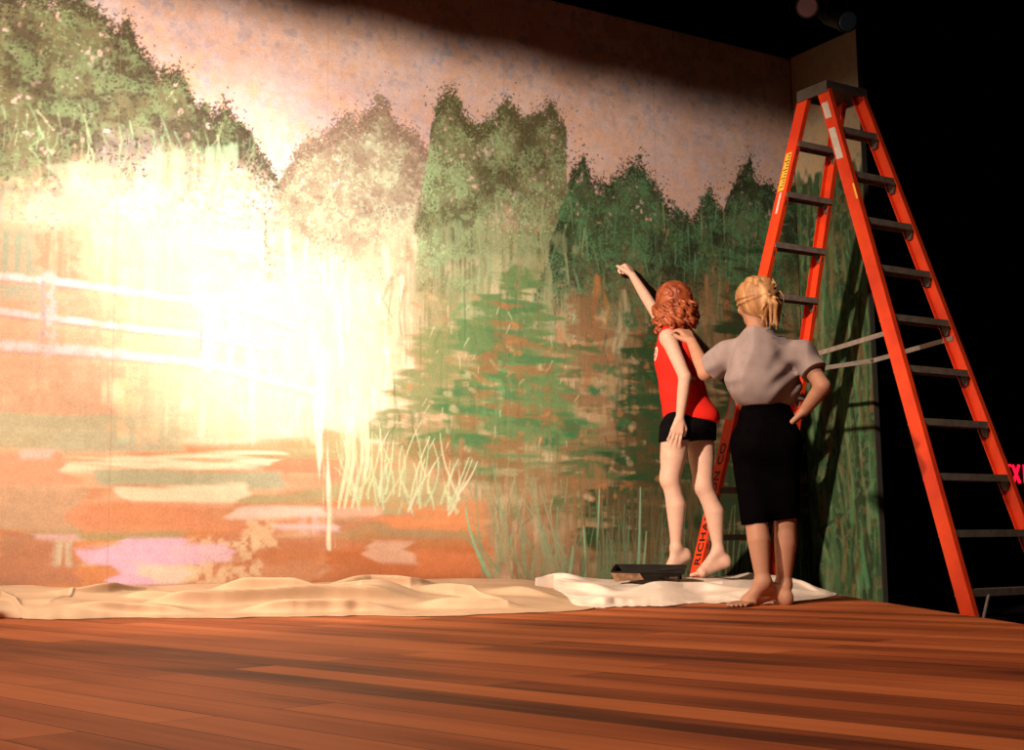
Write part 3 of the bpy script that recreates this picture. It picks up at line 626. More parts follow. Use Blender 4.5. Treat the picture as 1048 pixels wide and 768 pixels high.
# ------------------------------------------------------------------ drop cloths
def gnoise(h, w, sv, su, seed):                # band-limited noise, smooth in every derivative
    r = np.random.default_rng(seed).normal(size=(2 * h, 2 * w)); fv = np.fft.fftfreq(2 * h)[:, None]; fu = np.fft.fftfreq(2 * w)[None]
    g = np.real(np.fft.ifft2(np.fft.fft2(r) * np.exp(-2 * (np.pi * fv * sv * .6) ** 2 - 2 * (np.pi * fu * su * .6) ** 2)))[:h, :w]
    return np.clip(g / g.std() * .28, -.7, .7)
def smooth1(a, n=61):
    k = np.hanning(n + 2)[1:-1]; k /= k.sum(); return np.convolve(np.pad(a, n // 2, mode='reflect', reflect_type='odd'), k, 'valid')
def polyl(pts, u):
    pts = np.array(pts, float); return np.stack([np.interp(u, pts[:, 0], pts[:, i]) for i in range(1, pts.shape[1])], -1)
def cloth(name, label, x0, x1, front, rise, folds, m, backoff, seed, nu=620, nv=110, amp=2.4, noise=.014):
    """front: (px, py) line on the boards; rise: (px, height at the back); folds: list of ([(px, v)...], height, width)"""
    u = np.linspace(x0, x1, nu); fy = smooth1(np.interp(u, [p[0] for p in front], [p[1] for p in front]), 41)
    jag = gnoise(2, nu, 1, 9, seed)[0] * .7 + gnoise(2, nu, 1, 34, seed + 1)[0] * 1.8
    Fj = np.array([on_floor(a, b + c, 0.004) for a, b, c in zip(u, fy, jag)]); Fp = np.array([on_floor(a, b, 0.004) for a, b in zip(u, fy)])
    # the back line: straight behind along the line of sight's ground track to a line parallel to the wall
    Bp = []; bo = smooth1(np.interp(u, [p[0] for p in backoff], [p[1] for p in backoff]))
    for i, a in enumerate(u):
        d = np.array([Fp[i][0], Fp[i][1], 0]) / np.hypot(*Fp[i][:2]); w = W0 - NW * bo[i]
        Bp.append(d * ((w @ NW) / (d @ NW)))
    Bp = np.array(Bp); v = np.linspace(0, 1, nv)
    P = Fp[None] * (1 - v)[:, None, None] + Bp[None] * v[:, None, None] + (Fj - Fp)[None] * ((1 - v) ** 10)[:, None, None]
    hb = smooth1(np.interp(u, [p[0] for p in rise], [p[1] for p in rise]))
    prof = .10 * (1 - np.exp(-v * 9)) + .90 * v ** .85
    z = prof[:, None] * hb[None]
    n1 = gnoise(nv, nu, 28, 90, seed + 3); n2 = gnoise(nv, nu, 9, 30, seed + 4); n3 = np.abs(gnoise(nv, nu, 16, 75, seed + 5))
    taper = ss(0, .12, v)[:, None]
    z = z + taper * (noise * 2.0 * n1 + noise * .55 * n2 + noise * 2.2 * (.25 - n3))
    fdir = Fp - Bp; flen = np.linalg.norm(fdir, axis=1); shift = np.zeros_like(z)
    for pts, hgt, wd in folds:
        pv = np.interp(u, [p[0] for p in pts], [p[1] for p in pts]); al = ss(pts[0][0] - 20, pts[0][0] + 45, u) * ss(pts[-1][0] + 20, pts[-1][0] - 45, u)
        d = (v[:, None] - pv[None]) / wd
        shift = shift + al[None] * np.exp(-(d - .1) ** 2 * 3.5) * np.minimum(amp * hgt * 1.5, wd * flen * 1.15)[None]
        z = z + amp * hgt * al[None] * (np.exp(-np.clip(d, 0, 9) ** 2 * .8) * (d >= 0) + np.exp(-np.clip(-d, 0, 9) ** 2 * 5) * (d < 0))
    P = P + (fdir / flen[:, None])[None] * shift[..., None] * (ss(0, .12, v) * ss(1, .9, v))[:, None, None]
    ends = ss(0, .05, (u - x0) / (x1 - x0)) * ss(1, .95, (u - x0) / (x1 - x0)) if x0 > 0 else ss(1, .95, (u - x0) / (x1 - x0))
    z = prof[:, None] * hb[None] + (z - prof[:, None] * hb[None]) * ends[None]
    z = np.maximum(z, .004 + 0 * z)
    # back skirt drops to the boards
    P[..., 2] = z
    P = np.concatenate([P, (P[-1] * [1, 1, .5])[None] , (P[-1] * [1, 1, 0] + [0, 0, .003])[None]], 0)
    o = mesh_obj(name, P.reshape(-1, 3), grid_faces(nv + 2, nu), m, None, P.reshape(-1, 3).mean(0) * [1, 1, 0], smooth=True)
    sd = o.modifiers.new('thickness', 'SOLIDIFY'); sd.thickness = .003; sd.offset = 0
    return tag(o, label, 'drop cloth')
bf = [([(-60, .5), (0, .45), (12, .35), (22, .1)], .02, .12), ([(60, .62), (110, .75), (150, .9)], .02, .06), ([(50, .25), (70, .5), (78, .8)], .012, .1),
      ([(150, .22), (230, .24), (330, .30), (420, .34)], .030, .07), ([(215, .80), (260, .70), (300, .62), (340, .55)], .028, .07), ([(250, .12), (300, .10), (400, .14)], .022, .06),
      ([(330, .66), (380, .70), (420, .66), (450, .70)], .030, .06), ([(310, .45), (370, .40), (430, .42)], .026, .06), ([(430, .62), (465, .50), (490, .32), (520, .18)], .026, .07),
      ([(420, .22), (470, .2), (530, .16)], .02, .06), ([(500, .55), (540, .48), (570, .42)], .02, .07), ([(120, .5), (180, .42), (260, .46)], .016, .09), ([(70, .15), (140, .12), (200, .1)], .014, .06)]
cloth('canvas_drop_cloth', 'long beige canvas drop cloth bunched along the foot of the mural', -75, 612,
      [(-75, 637), (0, 634), (60, 633), (200, 632.5), (330, 630.5), (420, 630), (520, 628.5), (560, 627), (600, 624.5), (618, 620)],
      [(-75, .150), (0, .142), (150, .128), (300, .118), (420, .112), (545, .100), (565, .06), (590, .03), (612, .012)], bf, M['canvas'], [(-75, .03), (400, .03), (560, .06), (618, .30)], 301)
wf = [([(552, .9), (575, .95), (600, .92)], .03, .07), ([(560, .7), (600, .55), (640, .4)], .02, .08), ([(640, .3), (700, .35), (760, .3)], .02, .08), ([(600, .12), (628, .16), (648, .12)], .03, .10), ([(690, .55), (740, .5), (800, .6)], .02, .09),
      ([(730, .2), (780, .25), (830, .3)], .018, .09), ([(620, .75), (670, .7), (720, .78)], .014, .07), ([(790, .8), (815, .75), (840, .6)], .02, .08)]
cloth('white_drop_cloth', 'white sheet drop cloth heaped under the barefoot woman in red', 548, 856,
      [(548, 603), (560, 608), (578, 616), (590, 621), (620, 622.5), (660, 620), (690, 619), (720, 617.5), (780, 618), (815, 616.5), (840, 613), (856, 609.5)],
      [(548, .115), (560, .135), (580, .140), (600, .128), (640, .108), (680, .108), (740, .112), (780, .108), (805, .085), (825, .055), (842, .024), (856, .005)], wf, M['sheet'], [(548, .42), (600, .40), (790, .40), (825, .75), (856, 1.33)], 402, noise=.020, amp=1.7)

# ------------------------------------------------------------------ paint tray
TY = 7.72
tz = .095
t0, t1 = at(631, 588, TY + .10), at(697, 593, TY - .03)
base = np.array([(t0[0] + t1[0]) / 2, TY, tz]); tr = empty('paint_tray', base); tag(tr, 'dark paint roller tray lying on the white sheet left of the bare feet', 'paint tray')
ax = np.array([.985, -.17, 0]); ay = np.array([.17, .985, 0]); L_, B_, = .205, .145
def tp(a, b, z): return base + ax * a + ay * b + np.array([0, 0, z + .12 * b - .02 * a + .006])
# outer shell: deep left end, shallow right ramp
def trayring(in_, dz): return [tp(-L_ + in_, -B_ + in_, dz), tp(L_ - in_, -B_ + in_, dz), tp(L_ - in_, B_ - in_, dz), tp(-L_ + in_, B_ - in_, dz)]
mb = MB(); o4 = trayring(0, .060); i4 = trayring(.012, .060)
bo = [tp(-L_ + .025, -B_ + .015, .004), tp(L_ - .02, -B_ + .015, .038), tp(L_ - .02, B_ - .015, .038), tp(-L_ + .025, B_ - .015, .004)]
bi = [p + np.array([0, 0, .006]) for p in bo]
mb.add(o4 + i4 + bo + bi, [(i, (i + 1) % 4, 4 + (i + 1) % 4, 4 + i) for i in range(4)] + [((i + 1) % 4, i, 8 + i, 8 + (i + 1) % 4) for i in range(4)] + [(4 + i, 4 + (i + 1) % 4, 12 + (i + 1) % 4, 12 + i) for i in range(4)] + [(11, 10, 9, 8), (12, 13, 14, 15)])
mb.build('tray_pan', M['tray'], tr)
mb = MB()
for a, b in ((o4[0], o4[1]), (o4[1], o4[2]), (o4[2], o4[3]), (o4[3], o4[0])): mb.tube(a, b, .006, n=8)
mb.build('rolled_rim', M['tray'], tr)
mb = MB(); q = .002; f = [tp(-L_ - q, -B_ - q, .060), tp(-L_ * .22, -B_ - q, .058), tp(-L_ * .1, -B_ + .010, .018), tp(-L_ + .022, -B_ + .011, .006)]
mb.prism(f, [p - ay * .002 for p in f]); f = [tp(-L_ - q, -B_ - q, .060), tp(-L_ + .021, -B_ + .012, .006), tp(-L_ + .021, B_ - .015, .006), tp(-L_ - q, B_, .060)]; mb.prism(f, [p - ax * .002 for p in f])
mb.build('lit_side', M['tray_edge'], tr)['label'] = 'brown-lit outer side'
mb = MB(); f = [tp(-L_ + .025, -B_ + .02, .022), tp(-.02, -B_ + .02, .022), tp(-.02, B_ - .02, .022), tp(-L_ + .025, B_ - .02, .022)]; mb.prism(f, [p + np.array([0, 0, .001]) for p in f]); mb.build('wet_paint', M['wet'], tr)
for b in (-1, 1):
    for a_ in (.03, .10): mb = MB(); mb.tube(tp(L_ - a_, b * (B_ - .02), .038), tp(L_ - a_, b * (B_ - .02), -.016), .006, n=8); mb.build('leg', M['tray'], tr)

# ------------------------------------------------------------------ figures: smooth implicit surfaces
class Field:
    def __init__(s, lo, hi, h):
        s.h = h; s.lo = np.array(lo, float); n = np.ceil((np.array(hi) - s.lo) / h).astype(int) + 1
        s.ax = [s.lo[i] + np.arange(n[i]) * h for i in range(3)]; s.d = np.full(n, .25, np.float32)
    def sl(s, lo, hi):
        r = []
        for i in range(3):
            a = int(np.clip(math.floor((lo[i] - s.lo[i]) / s.h), 0, s.d.shape[i] - 1)); b = int(np.clip(math.ceil((hi[i] - s.lo[i]) / s.h) + 1, a + 1, s.d.shape[i])); r.append(slice(a, b))
        g = np.meshgrid(*[s.ax[i][r[i]] for i in range(3)], indexing='ij'); return tuple(r), np.stack(g, -1)
    def smin(s, sl, q, k):
        a = s.d[sl]; h = np.maximum(k - np.abs(a - q), 0) / k; s.d[sl] = np.minimum(a, q) - h * h * k * .25
    def cone(s, a, b, ra, rb=None, k=.02):
        a, b = np.asarray(a, float), np.asarray(b, float); rb = ra if rb is None else rb; m = max(ra, rb) + k + .03
        sl, P = s.sl(np.minimum(a, b) - m, np.maximum(a, b) + m); ba = b - a
        t = np.clip(((P - a) @ ba) / max(ba @ ba, 1e-9), 0, 1); q = np.linalg.norm(P - a - t[..., None] * ba, axis=-1) - (ra + (rb - ra) * t)
        s.smin(sl, q, k); return s
    def chain(s, pts, rs, k=.02):
        pts = [np.asarray(p, float) for p in pts]; m = max(rs) + k + .03
        sl, P = s.sl(np.min(pts, 0) - m, np.max(pts, 0) + m); q = None
        for i in range(len(pts) - 1):
            a, ba = pts[i], pts[i + 1] - pts[i]; t = np.clip(((P - a) @ ba) / max(ba @ ba, 1e-9), 0, 1)
            e = np.linalg.norm(P - a - t[..., None] * ba, axis=-1) - (rs[i] + (rs[i + 1] - rs[i]) * t); q = e if q is None else np.minimum(q, e)
        s.smin(sl, q, k); return s
    def ell(s, c, r, R, k=.03, cut=False):
        c = np.asarray(c, float); r = np.asarray(r, float); m = r.max() + k + .03; sl, P = s.sl(c - m, c + m)
        p = (P - c) @ R.T; k0 = np.linalg.norm(p / r, axis=-1); k1 = np.linalg.norm(p / r ** 2, axis=-1); q = k0 * (k0 - 1) / np.maximum(k1, 1e-6)
        if cut: s.d[sl] = np.maximum(s.d[sl], -q)
        else: s.smin(sl, q, k)
        return s
    def carve(s, a, b, ra, rb):
        a, b = np.asarray(a, float), np.asarray(b, float); m = max(ra, rb) + .02; sl, P = s.sl(np.minimum(a, b) - m, np.maximum(a, b) + m); ba = b - a
        t = np.clip(((P - a) @ ba) / (ba @ ba), 0, 1); q = np.linalg.norm(P - a - t[..., None] * ba, axis=-1) - (ra + (rb - ra) * t); s.d[sl] = np.maximum(s.d[sl], -q); return s
    def plane(s, p, n):                        # keep the side n points away from
        P = np.stack(np.meshgrid(*s.ax, indexing='ij'), -1); n = np.asarray(n, float); n = n / np.linalg.norm(n); s.d = np.maximum(s.d, ((P - np.asarray(p)) @ n).astype(np.float32)); return s
    def ripple(s, fn):
        P = np.stack(np.meshgrid(*s.ax, indexing='ij'), -1); s.d = s.d + fn(P).astype(np.float32); return s
    def mesh(s):
        d = s.d; sg = d < 0; n = np.array(d.shape)
        off = [(0, 0, 0), (1, 0, 0), (0, 1, 0), (1, 1, 0), (0, 0, 1), (1, 0, 1), (0, 1, 1), (1, 1, 1)]
        c8 = [sg[o[0]:n[0] - 1 + o[0], o[1]:n[1] - 1 + o[1], o[2]:n[2] - 1 + o[2]] for o in off]
        cnt = sum(c.astype(np.int8) for c in c8); mix = (cnt > 0) & (cnt < 8); I = np.argwhere(mix); idx = np.full(mix.shape, -1, np.int64); idx[mix] = np.arange(len(I))
        val = np.stack([d[I[:, 0] + o[0], I[:, 1] + o[1], I[:, 2] + o[2]] for o in off]); acc = np.zeros((len(I), 3)); c = np.zeros(len(I)); offa = np.array(off, float)
        for a in range(8):
            for b in range(a + 1, 8):
                if np.abs(offa[a] - offa[b]).sum() != 1: continue
                m = (val[a] < 0) != (val[b] < 0); t = val[a][m] / (val[a][m] - val[b][m]); acc[m] += offa[a] + t[:, None] * (offa[b] - offa[a]); c[m] += 1
        V = s.lo + (I + acc / c[:, None]) * s.h; Fs = []
        for ax_ in range(3):
            o1, o2 = (ax_ + 1) % 3, (ax_ + 2) % 3
            a = np.take(sg, range(0, n[ax_] - 1), ax_); b = np.take(sg, range(1, n[ax_]), ax_); E = np.argwhere(a != b)
            E = E[(E[:, o1] > 0) & (E[:, o2] > 0) & (E[:, o1] < n[o1] - 1) & (E[:, o2] < n[o2] - 1)]
            ins = sg[tuple(E.T)]
            def cell(q1, q2):
                e = E.copy(); e[:, o1] -= q1; e[:, o2] -= q2; return idx[tuple(e.T)]
            q = np.stack([cell(1, 1), cell(0, 1), cell(0, 0), cell(1, 0)], -1); q[~ins] = q[~ins][:, ::-1]; Fs.append(q)
        Fq = np.concatenate(Fs); return V, Fq[(Fq >= 0).all(1)]
def basis(az, pitch=0, roll=0):                # rows: left, forward, up
    f = np.array([math.sin(az), math.cos(az), 0]); l = np.array([-math.cos(az), math.sin(az), 0]); u = np.array([0, 0, 1.])
    f2 = f * math.cos(pitch) - u * math.sin(pitch); u2 = u * math.cos(pitch) + f * math.sin(pitch)   # positive pitch bows forward
    l3 = l * math.cos(roll) + u2 * math.sin(roll); u3 = u2 * math.cos(roll) - l * math.sin(roll)
    return np.array([l3, f2, u3])
R_ = math.radians
def unit(v): v = np.asarray(v, float); return v / np.linalg.norm(v)
def foot(fd, heel, ball, toe, side, r=1.0):
    """heel, ball, toe points along the sole; side: unit vector to the big-toe side"""
    up = np.array([0, 0, .02])
    fd.cone(heel + up * 1.1, ball + up * .9, .030 * r, .027 * r, .02); fd.cone(heel + up * 2.4, ball + up * 1.3, .026 * r, .022 * r, .02)
    fd.cone(ball + side * .018 + up * .8, ball - side * .026 + up * .7, .023 * r, .019 * r, .015)
    d = unit(toe - ball); L0 = np.linalg.norm(toe - ball)
    for i, (o, l, rr) in enumerate([(.030, 1.0, .0125), (.010, .98, .0095), (-.006, .88, .009), (-.021, .76, .0085), (-.035, .62, .008)]):
        a = ball + side * o * .85 + up * .55; b = ball + side * o + d * L0 * l + np.array([0, 0, rr]); m = (a + b) / 2 + [0, 0, .006]
        fd.chain([a, m, b], [rr * 1.05, rr, rr * .9], .006)
def hand(fd, wrist, d, n, thumb_sign, curl, spread=.0, sc=1.0, thumb_in=.3):
    d = unit(d); n = unit(n - (np.asarray(n) @ d) * d); sd = np.cross(d, n) * thumb_sign
    tips = []
    for o, l, cf in [(.029, .95, .9), (.010, 1.04, 1.0), (-.010, .98, 1.05), (-.028, .80, 1.1)]:
        o *= sc; kn = wrist + d * (.082 + (.004 if abs(o) < .02 else -.004)) * sc + sd * o
        fd.cone(wrist + d * .012 + sd * o * .55, kn, .0145 * sc, .0125 * sc, .012)
        ang = 0; p = kn; pts = [kn]
        for L0, b in zip((.043, .027, .021), (.9, 1.1, .75)):
            ang += curl * cf * b; q = unit(d * math.cos(ang) + n * math.sin(ang) + sd * spread * np.sign(o) * (abs(o) / .029)); p = p + q * L0 * l * sc; pts.append(p)
        fd.chain(pts, [.0108 * sc, .0095 * sc, .0088 * sc, .0075 * sc], .004)
    b0 = wrist + d * .022 * sc + sd * .022 * sc + n * .006; b1 = b0 + unit(d * .75 + sd * .65 + n * thumb_in) * .042 * sc; b2 = b1 + unit(d * .85 + sd * (.35 - thumb_in) + n * thumb_in) * .031 * sc; b3 = b2 + unit(d * .8 + sd * (.1 - thumb_in) + n * thumb_in * 1.4) * .024 * sc
    fd.chain([b0, b1, b2, b3], [.017 * sc, .0125 * sc, .0108 * sc, .0088 * sc], .008)
def head(fd, c, R, s=1.0):
    """c: centre of the skull; R rows left/forward/up. Returns feature points for colouring"""
    L, Fd, Up = R; q = lambda a, b, e: c + (L * a + Fd * b + Up * e) * s
    fd.ell(q(0, -.008, .022), np.array([.074, .092, .085]) * s, R, .02)
    fd.ell(q(0, .022, -.040), np.array([.056, .060, .072]) * s, R, .03)
    fd.ell(q(0, .055, -.088), np.array([.026, .024, .020]) * s, R, .03)                   # chin
    fd.cone(q(-.03, .078, .022), q(.03, .078, .022), .012 * s, .012 * s, .02)            # brow
    for e in (-1, 1):
        fd.ell(q(.033 * e, .086, .004), np.array([.016, .010, .010]) * s, R, .012, cut=True); fd.cone(q(.031 * e, .072, .002), q(.033 * e, .072, .002), .0125 * s, .0125 * s, .004)
        fd.ell(q(.042 * e, .062, -.028), np.array([.022, .020, .018]) * s, R, .025)
        fd.ell(q(.076 * e, -.008, -.006), np.array([.009, .020, .031]) * s, R, .010); fd.ell(q(.086 * e, -.004, -.006), np.array([.006, .010, .017]) * s, R, .01, cut=True)
    fd.cone(q(0, .088, .012), q(0, .106, -.026), .007 * s, .0115 * s, .010)
    for e in (-1, 1): fd.cone(q(.010 * e, .094, -.029), q(.011 * e, .091, -.029), .008 * s, .008 * s, .006)
    fd.cone(q(-.018, .082, -.056), q(.018, .082, -.056), .0065 * s, .0065 * s, .006); fd.cone(q(-.015, .082, -.067), q(.015, .082, -.067), .0072 * s, .0072 * s, .006)
    return q
def skin_colors(V, base, q, hand_pts=()):
    C = np.tile(np.array(base), (len(V), 1))
    for e in (-1, 1):
        d = np.linalg.norm(V - q(.032 * e, .084, .002), axis=1); C[d < .0125] = (.75, .72, .68); C[d < .0075] = (.08, .05, .03)
        d = np.linalg.norm((V - q(.033 * e, .088, .024)) * [1, 1, 2.5], axis=1); C[d < .017] = np.array(base) * [.45, .36, .3]
    d = np.minimum(np.linalg.norm((V - q(0, .088, -.061)) * [1, 1, 1.6], axis=1), 9); C[d < .021] = np.array(base) * [.9, .55, .5]
    return C
def fbx(name, fd, m, parent, color=None, colors=None):
    V, Fq = fd.mesh()
    if colors is not None: C = colors(V)
    elif color is not None: C = np.tile(np.array(color), (len(V), 1))
    else: C = None
    return mesh_obj(name, V, Fq, m, parent, world_loc(parent), smooth=True, colors=C)
def wr(V, seed, n=5, sc_=1.0, dirs=None):      # cloth creases: sum of warped ridges
    r = np.random.default_rng(seed); s = 0
    for i in range(n):
        k = unit(r.normal(size=3) * ([1, 1, 1] if dirs is None else dirs)); k2 = unit(r.normal(size=3)); f = r.uniform(22, 48) * sc_
        s = s + np.sin((V @ k) * f + 1.6 * np.sin((V @ k2) * f * .45 + r.random() * 6) + r.random() * 6)
    return s / n

# ---- the woman in red -------------------------------------------------------
RY = 8.05
def JR(x, y, dy=0.0): return at(x, y, RY + dy)
A_T = R_(-84); RT_ = basis(A_T, R_(-4)); LT, FT = RT_[0], RT_[1]
ground = JR(712, 592); red_root = empty('person', (JR(706, 590)[0], RY, .10))
tag(red_root, 'barefoot person in a red sleeveless top and black shorts reaching up to the mural', 'person')
pelv, waist, chest = JR(706, 430), JR(699, 402), JR(692, 366)
LS, RS = JR(684, 346, -.15), JR(685, 342, .11)
LEl, LWr = JR(701, 386, -.24), JR(696, 428, -.22)
HW = wallpt(*wall_tz(638, 277), .055)            # fist against the wall
RWr = HW + unit(RS - HW) * .075
REl = (RS + RWr) / 2 + np.array([.015, -.02, -.035])
hip = {1: JR(692, 440, -.09), -1: JR(716, 440, .08)}
knee = {1: JR(686, 491, -.10), -1: JR(720, 498, .05)}
calf = {1: JR(692, 517, -.09), -1: JR(731, 524, .06)}
ank = {1: JR(692, 561, -.08), -1: JR(735, 563, .06)}
heel = {1: JR(702, 574, -.06), -1: JR(743, 580, .07)}
ball = {1: JR(687, 584, -.09), -1: JR(718, 589.5, .03)}
toe = {1: JR(678, 587.5, -.05), -1: JR(706, 591, .03)}
lo = np.array([.55, 7.6, .03]); hi = np.array([1.40, 8.80, 2.32])
hc = JR(690, 313, .03); RH = basis(R_(-38), R_(-8)); SK = (.62, .37, .28)
fd = Field(lo, hi, .0052)
qh = head(fd, hc, RH)
nk = JR(690, 341, -.01); fd.chain([hc + RH[2] * -.05 - RH[1] * .015, nk, chest + np.array([0, 0, .14])], [.050, .048, .06], .03)
fd.ell(chest, (.135, .095, .165), RT_, .04).ell(waist, (.12, .09, .13), RT_, .05).ell(pelv, (.15, .12, .12), RT_, .05)
fd.cone(LS, RS, .050, .050, .04)
fd.chain([LS, (LS + LEl) / 2 , LEl], [.049, .043, .037], .03).chain([LEl, LEl * .65 + LWr * .35, LWr], [.037, .036, .025], .015)
fd.chain([RS, REl, REl * .6 + RWr * .4, RWr], [.047, .037, .035, .025], .02)
hand(fd, LWr, unit(LWr - LEl) + FT * .12, -LT + FT * .1, 1, .26, .10)
arm = unit(HW - RWr); hand(fd, RWr, unit(arm + np.array([-.1, .1, .35])), unit(NW * .2 + np.array([-.5, .25, -.7])), 1, 1.35, .0, 1.1)
for e in (1, -1):
    fd.chain([hip[e], hip[e] * .45 + knee[e] * .55, knee[e]], [.090, .078, .056], .03)
    kb = knee[e] * .35 + calf[e] * .65
    fd.chain([knee[e], kb, calf[e], ank[e] * .72 + calf[e] * .28, ank[e] + np.array([0, 0, .01])], [.055, .055, .062, .038, .032], .02)
    fd.cone(knee[e] + FT * .012, knee[e] + FT * .012 + [0, 0, .02], .040, .040, .04)
    fd.chain([ank[e], heel[e] + np.array([0, 0, .028])], [.032, .028], .015)
    sd = unit(np.cross(unit(toe[e] - heel[e]), [0, 0, 1.])) * (1 if e == 1 else -1)
    foot(fd, heel[e], ball[e], toe[e], sd); fd.cone(ank[e], ball[e] + np.array([0, 0, .03]), .030, .020, .03)
V, Fq = fd.mesh(); body = mesh_obj('body', V, Fq, M['skin'], red_root, world_loc(red_root), smooth=True, colors=skin_colors(V, SK, qh))
# black shorts
fd = Field(np.minimum(hip[1], hip[-1]) - .30, np.maximum(hip[1], hip[-1]) + .30, .006)
fd.ell(pelv + FT * -.005, (.165, .150, .15), RT_, .05)
for e in (1, -1): fd.cone(hip[e], hip[e] * .7 + knee[e] * .3, .104, .098, .05)
fd.ripple(lambda P: .004 * wr(P, 5)).plane(JR(706, 452), (-.10 * 0 + .05, 0, -1)).plane(JR(706, 418), (0, 0, 1))
fbx('shorts', fd, M['black_cloth'], red_root)
# red tank top
fd = Field(chest - [.32, .34, .52], chest + [.34, .32, .30], .0055)
fd.ell(chest - FT * .002, (.150, .138, .20), RT_, .05).ell(waist + FT * .002, (.150, .142, .15), RT_, .07).ell(pelv + np.array([0, 0, .02]) - FT * .012, (.168, .172, .115), RT_, .08)
fd.cone(LS * .75 + RS * .25 + [0, 0, .012], LS * .25 + RS * .75 + [0, 0, .012], .056, .056, .05)
ns = chest + np.array([0, 0, .12]); fd.ripple(lambda P: .005 * wr(P, 8, 5, .8, [1, 1, .35]))
fd.plane(JR(706, 430.5), (-.12, 0, -1))
for S, E_ in ((LS, LEl), (RS, REl)):                                   # arm holes
    o = unit(S - (LS + RS) / 2); fd.carve(S + o * .012 - [0, 0, .02], S + o * .10 - [0, 0, .05], .066, .075); fd.carve(S, E_, .050, .046)
fd.ell(nk + np.array([0, 0, .035]), (.075, .085, .07), basis(A_T), 0, cut=True)
ec_ = chest + FT * .13 + np.array([0, 0, .012]) + LT * .035
lg = JR(711.5, 386, -.2)
def topcol(V):
    C = np.tile(np.array((.72, .022, .014)), (len(V), 1)); d = V - ec_; a, b = d @ LT, d[:, 2]; r = np.hypot(a, b); fr = (V - chest) @ FT > .02
    C[fr & (r > .030) & (r < .044)] = (.78, .66, .58); C[fr & (r < .018) & (np.abs(a) < .006)] = (.78, .66, .58); C[fr & (r < .018) & (np.abs(b) < .005)] = (.78, .66, .58)
    m = (np.abs(V[:, 0] - lg[0]) < .016) & (np.abs(V[:, 2] - lg[2]) < .010) & ((V - chest) @ LT > .02); C[m] = (.70, .52, .45)
    return C
fbx('sleeveless_top', fd, M['red_cloth'], red_root, colors=topcol)
# curly red hair
fd = Field(hc - [.24, .24, .30], hc + [.24, .24, .22], .005)
hr = JR(690, 308, .0); fd.ell(hr + [0, 0, .008], (.112, .118, .112), RH, .03).ell(JR(690, 322, -.02), (.112, .105, .10), RH, .04).ell(JR(693, 331, -.05), (.095, .075, .065), RH, .04)
r2 = np.random.default_rng(3)
for i in range(120):                                                  # ringlets
    th = r2.uniform(R_(-205), R_(25)); rad = r2.uniform(.088, .122); y0 = r2.uniform(-.015, .07) ; ln_ = r2.uniform(.05, .125)
    fwd = np.array([math.cos(th), math.sin(th), 0]); c0_ = JR(691, 318, -.01) + fwd * rad + [0, 0, y0 - .02]; ph = r2.random() * 6; cr_ = r2.uniform(.010, .017)
    pts = [c0_ + fwd * (.014 * math.sin(q * 2.6)) + np.array([math.cos(ph + q * 8.5), math.sin(ph + q * 8.5), 0]) * cr_ - [0, 0, q * ln_] for q in np.linspace(0, 1, 13)]
    fd.chain(pts, [.0095] * 12 + [.006], .005)
for i in range(150):                                                  # combed waves over the crown
    th = r2.uniform(0, 6.28); e = r2.uniform(.15, 1.1); pts = []
    for q in np.linspace(0, 1, 9):
        el = 1.45 - (1.2 * q + .1) * e; pts.append(hr + [0, 0, .006] + np.array([math.cos(th + .25 * math.sin(q * 7 + i)) * math.cos(el), math.sin(th + .25 * math.sin(q * 7 + i)) * math.cos(el), math.sin(el)]) * np.array([.1145, .1185, .1135]))
    fd.chain(pts, [.0048] * 9, .004)
fbx('curly_hair', fd, M['red_hair'], red_root)

# ---- the person in grey -----------------------------------------------------
GY = 6.56
def JG(x, y, dy=0.0): return at(x, y, GY + dy)
A_G = R_(-22); GT = basis(A_G, R_(2)); LG_, FG = GT[0], GT[1]
g_root = empty('person', (JG(785, 620)[0], GY, 0)); tag(g_root, 'barefoot person in a loose grey shirt and black cropped trousers, hand on hip', 'person')
pelv, waist, chest = JG(785, 437), JG(782, 408), JG(780, 372)
LS, RS = JG(748, 362, .06), JG(821, 363, -.06)
LEl, LWr = JG(722, 382, .20), JG(708, 350, .33)
REl, RWr = JG(842, 396, -.16), JG(823, 421, -.08)
hip = {1: JG(767, 455, .04), -1: JG(800, 455, -.03)}; knee = {1: JG(772, 520, .0), -1: JG(804, 520, .04)}
calf = {1: JG(776.5, 553, -.03), -1: JG(804, 556, .06)}; ank = {1: JG(781, 597, -.05), -1: JG(802, 599, .08)}
heel = {1: on_floor(792, 612, .035), -1: on_floor(805, 619.5, .0)}
ball = {1: on_floor(766, 620.5, .0), -1: on_floor(791, 617.5, .0)}; toe = {1: on_floor(751, 622.5, .0), -1: on_floor(781, 616.5, .0)}
SKG = (.42, .205, .13)
hc = JG(773, 309.5, .0); GH = basis(R_(-25), R_(6))
fd = Field([.80, 6.1, -.01], [1.80, 7.1, 1.68], .0052)
qg = head(fd, hc, GH, 1.0)
nk = JG(775, 338, -.01); fd.chain([hc + GH[2] * -.05 - GH[1] * .02, nk, chest + np.array([0, 0, .13])], [.052, .050, .06], .03)
fd.ell(chest, (.145, .09, .16), GT, .04).ell(waist, (.12, .085, .12), GT, .05).ell(pelv, (.14, .10, .11), GT, .05).cone(LS - [0, 0, .012], RS - [0, 0, .012], .036, .036, .04)
for S, E_, W_ in ((LS, LEl, LWr), (RS, REl, RWr)):
    fd.chain([S, (S + E_) / 2, E_], [.040, .043, .038], .03).chain([E_, E_ * .65 + W_ * .35, W_], [.038, .038, .027], .015)
hand(fd, LWr, unit(LWr - LEl) * .7 + np.array([-.22, .35, .35]), unit(np.array([-.3, .6, -.7])), 1, .55, .08)
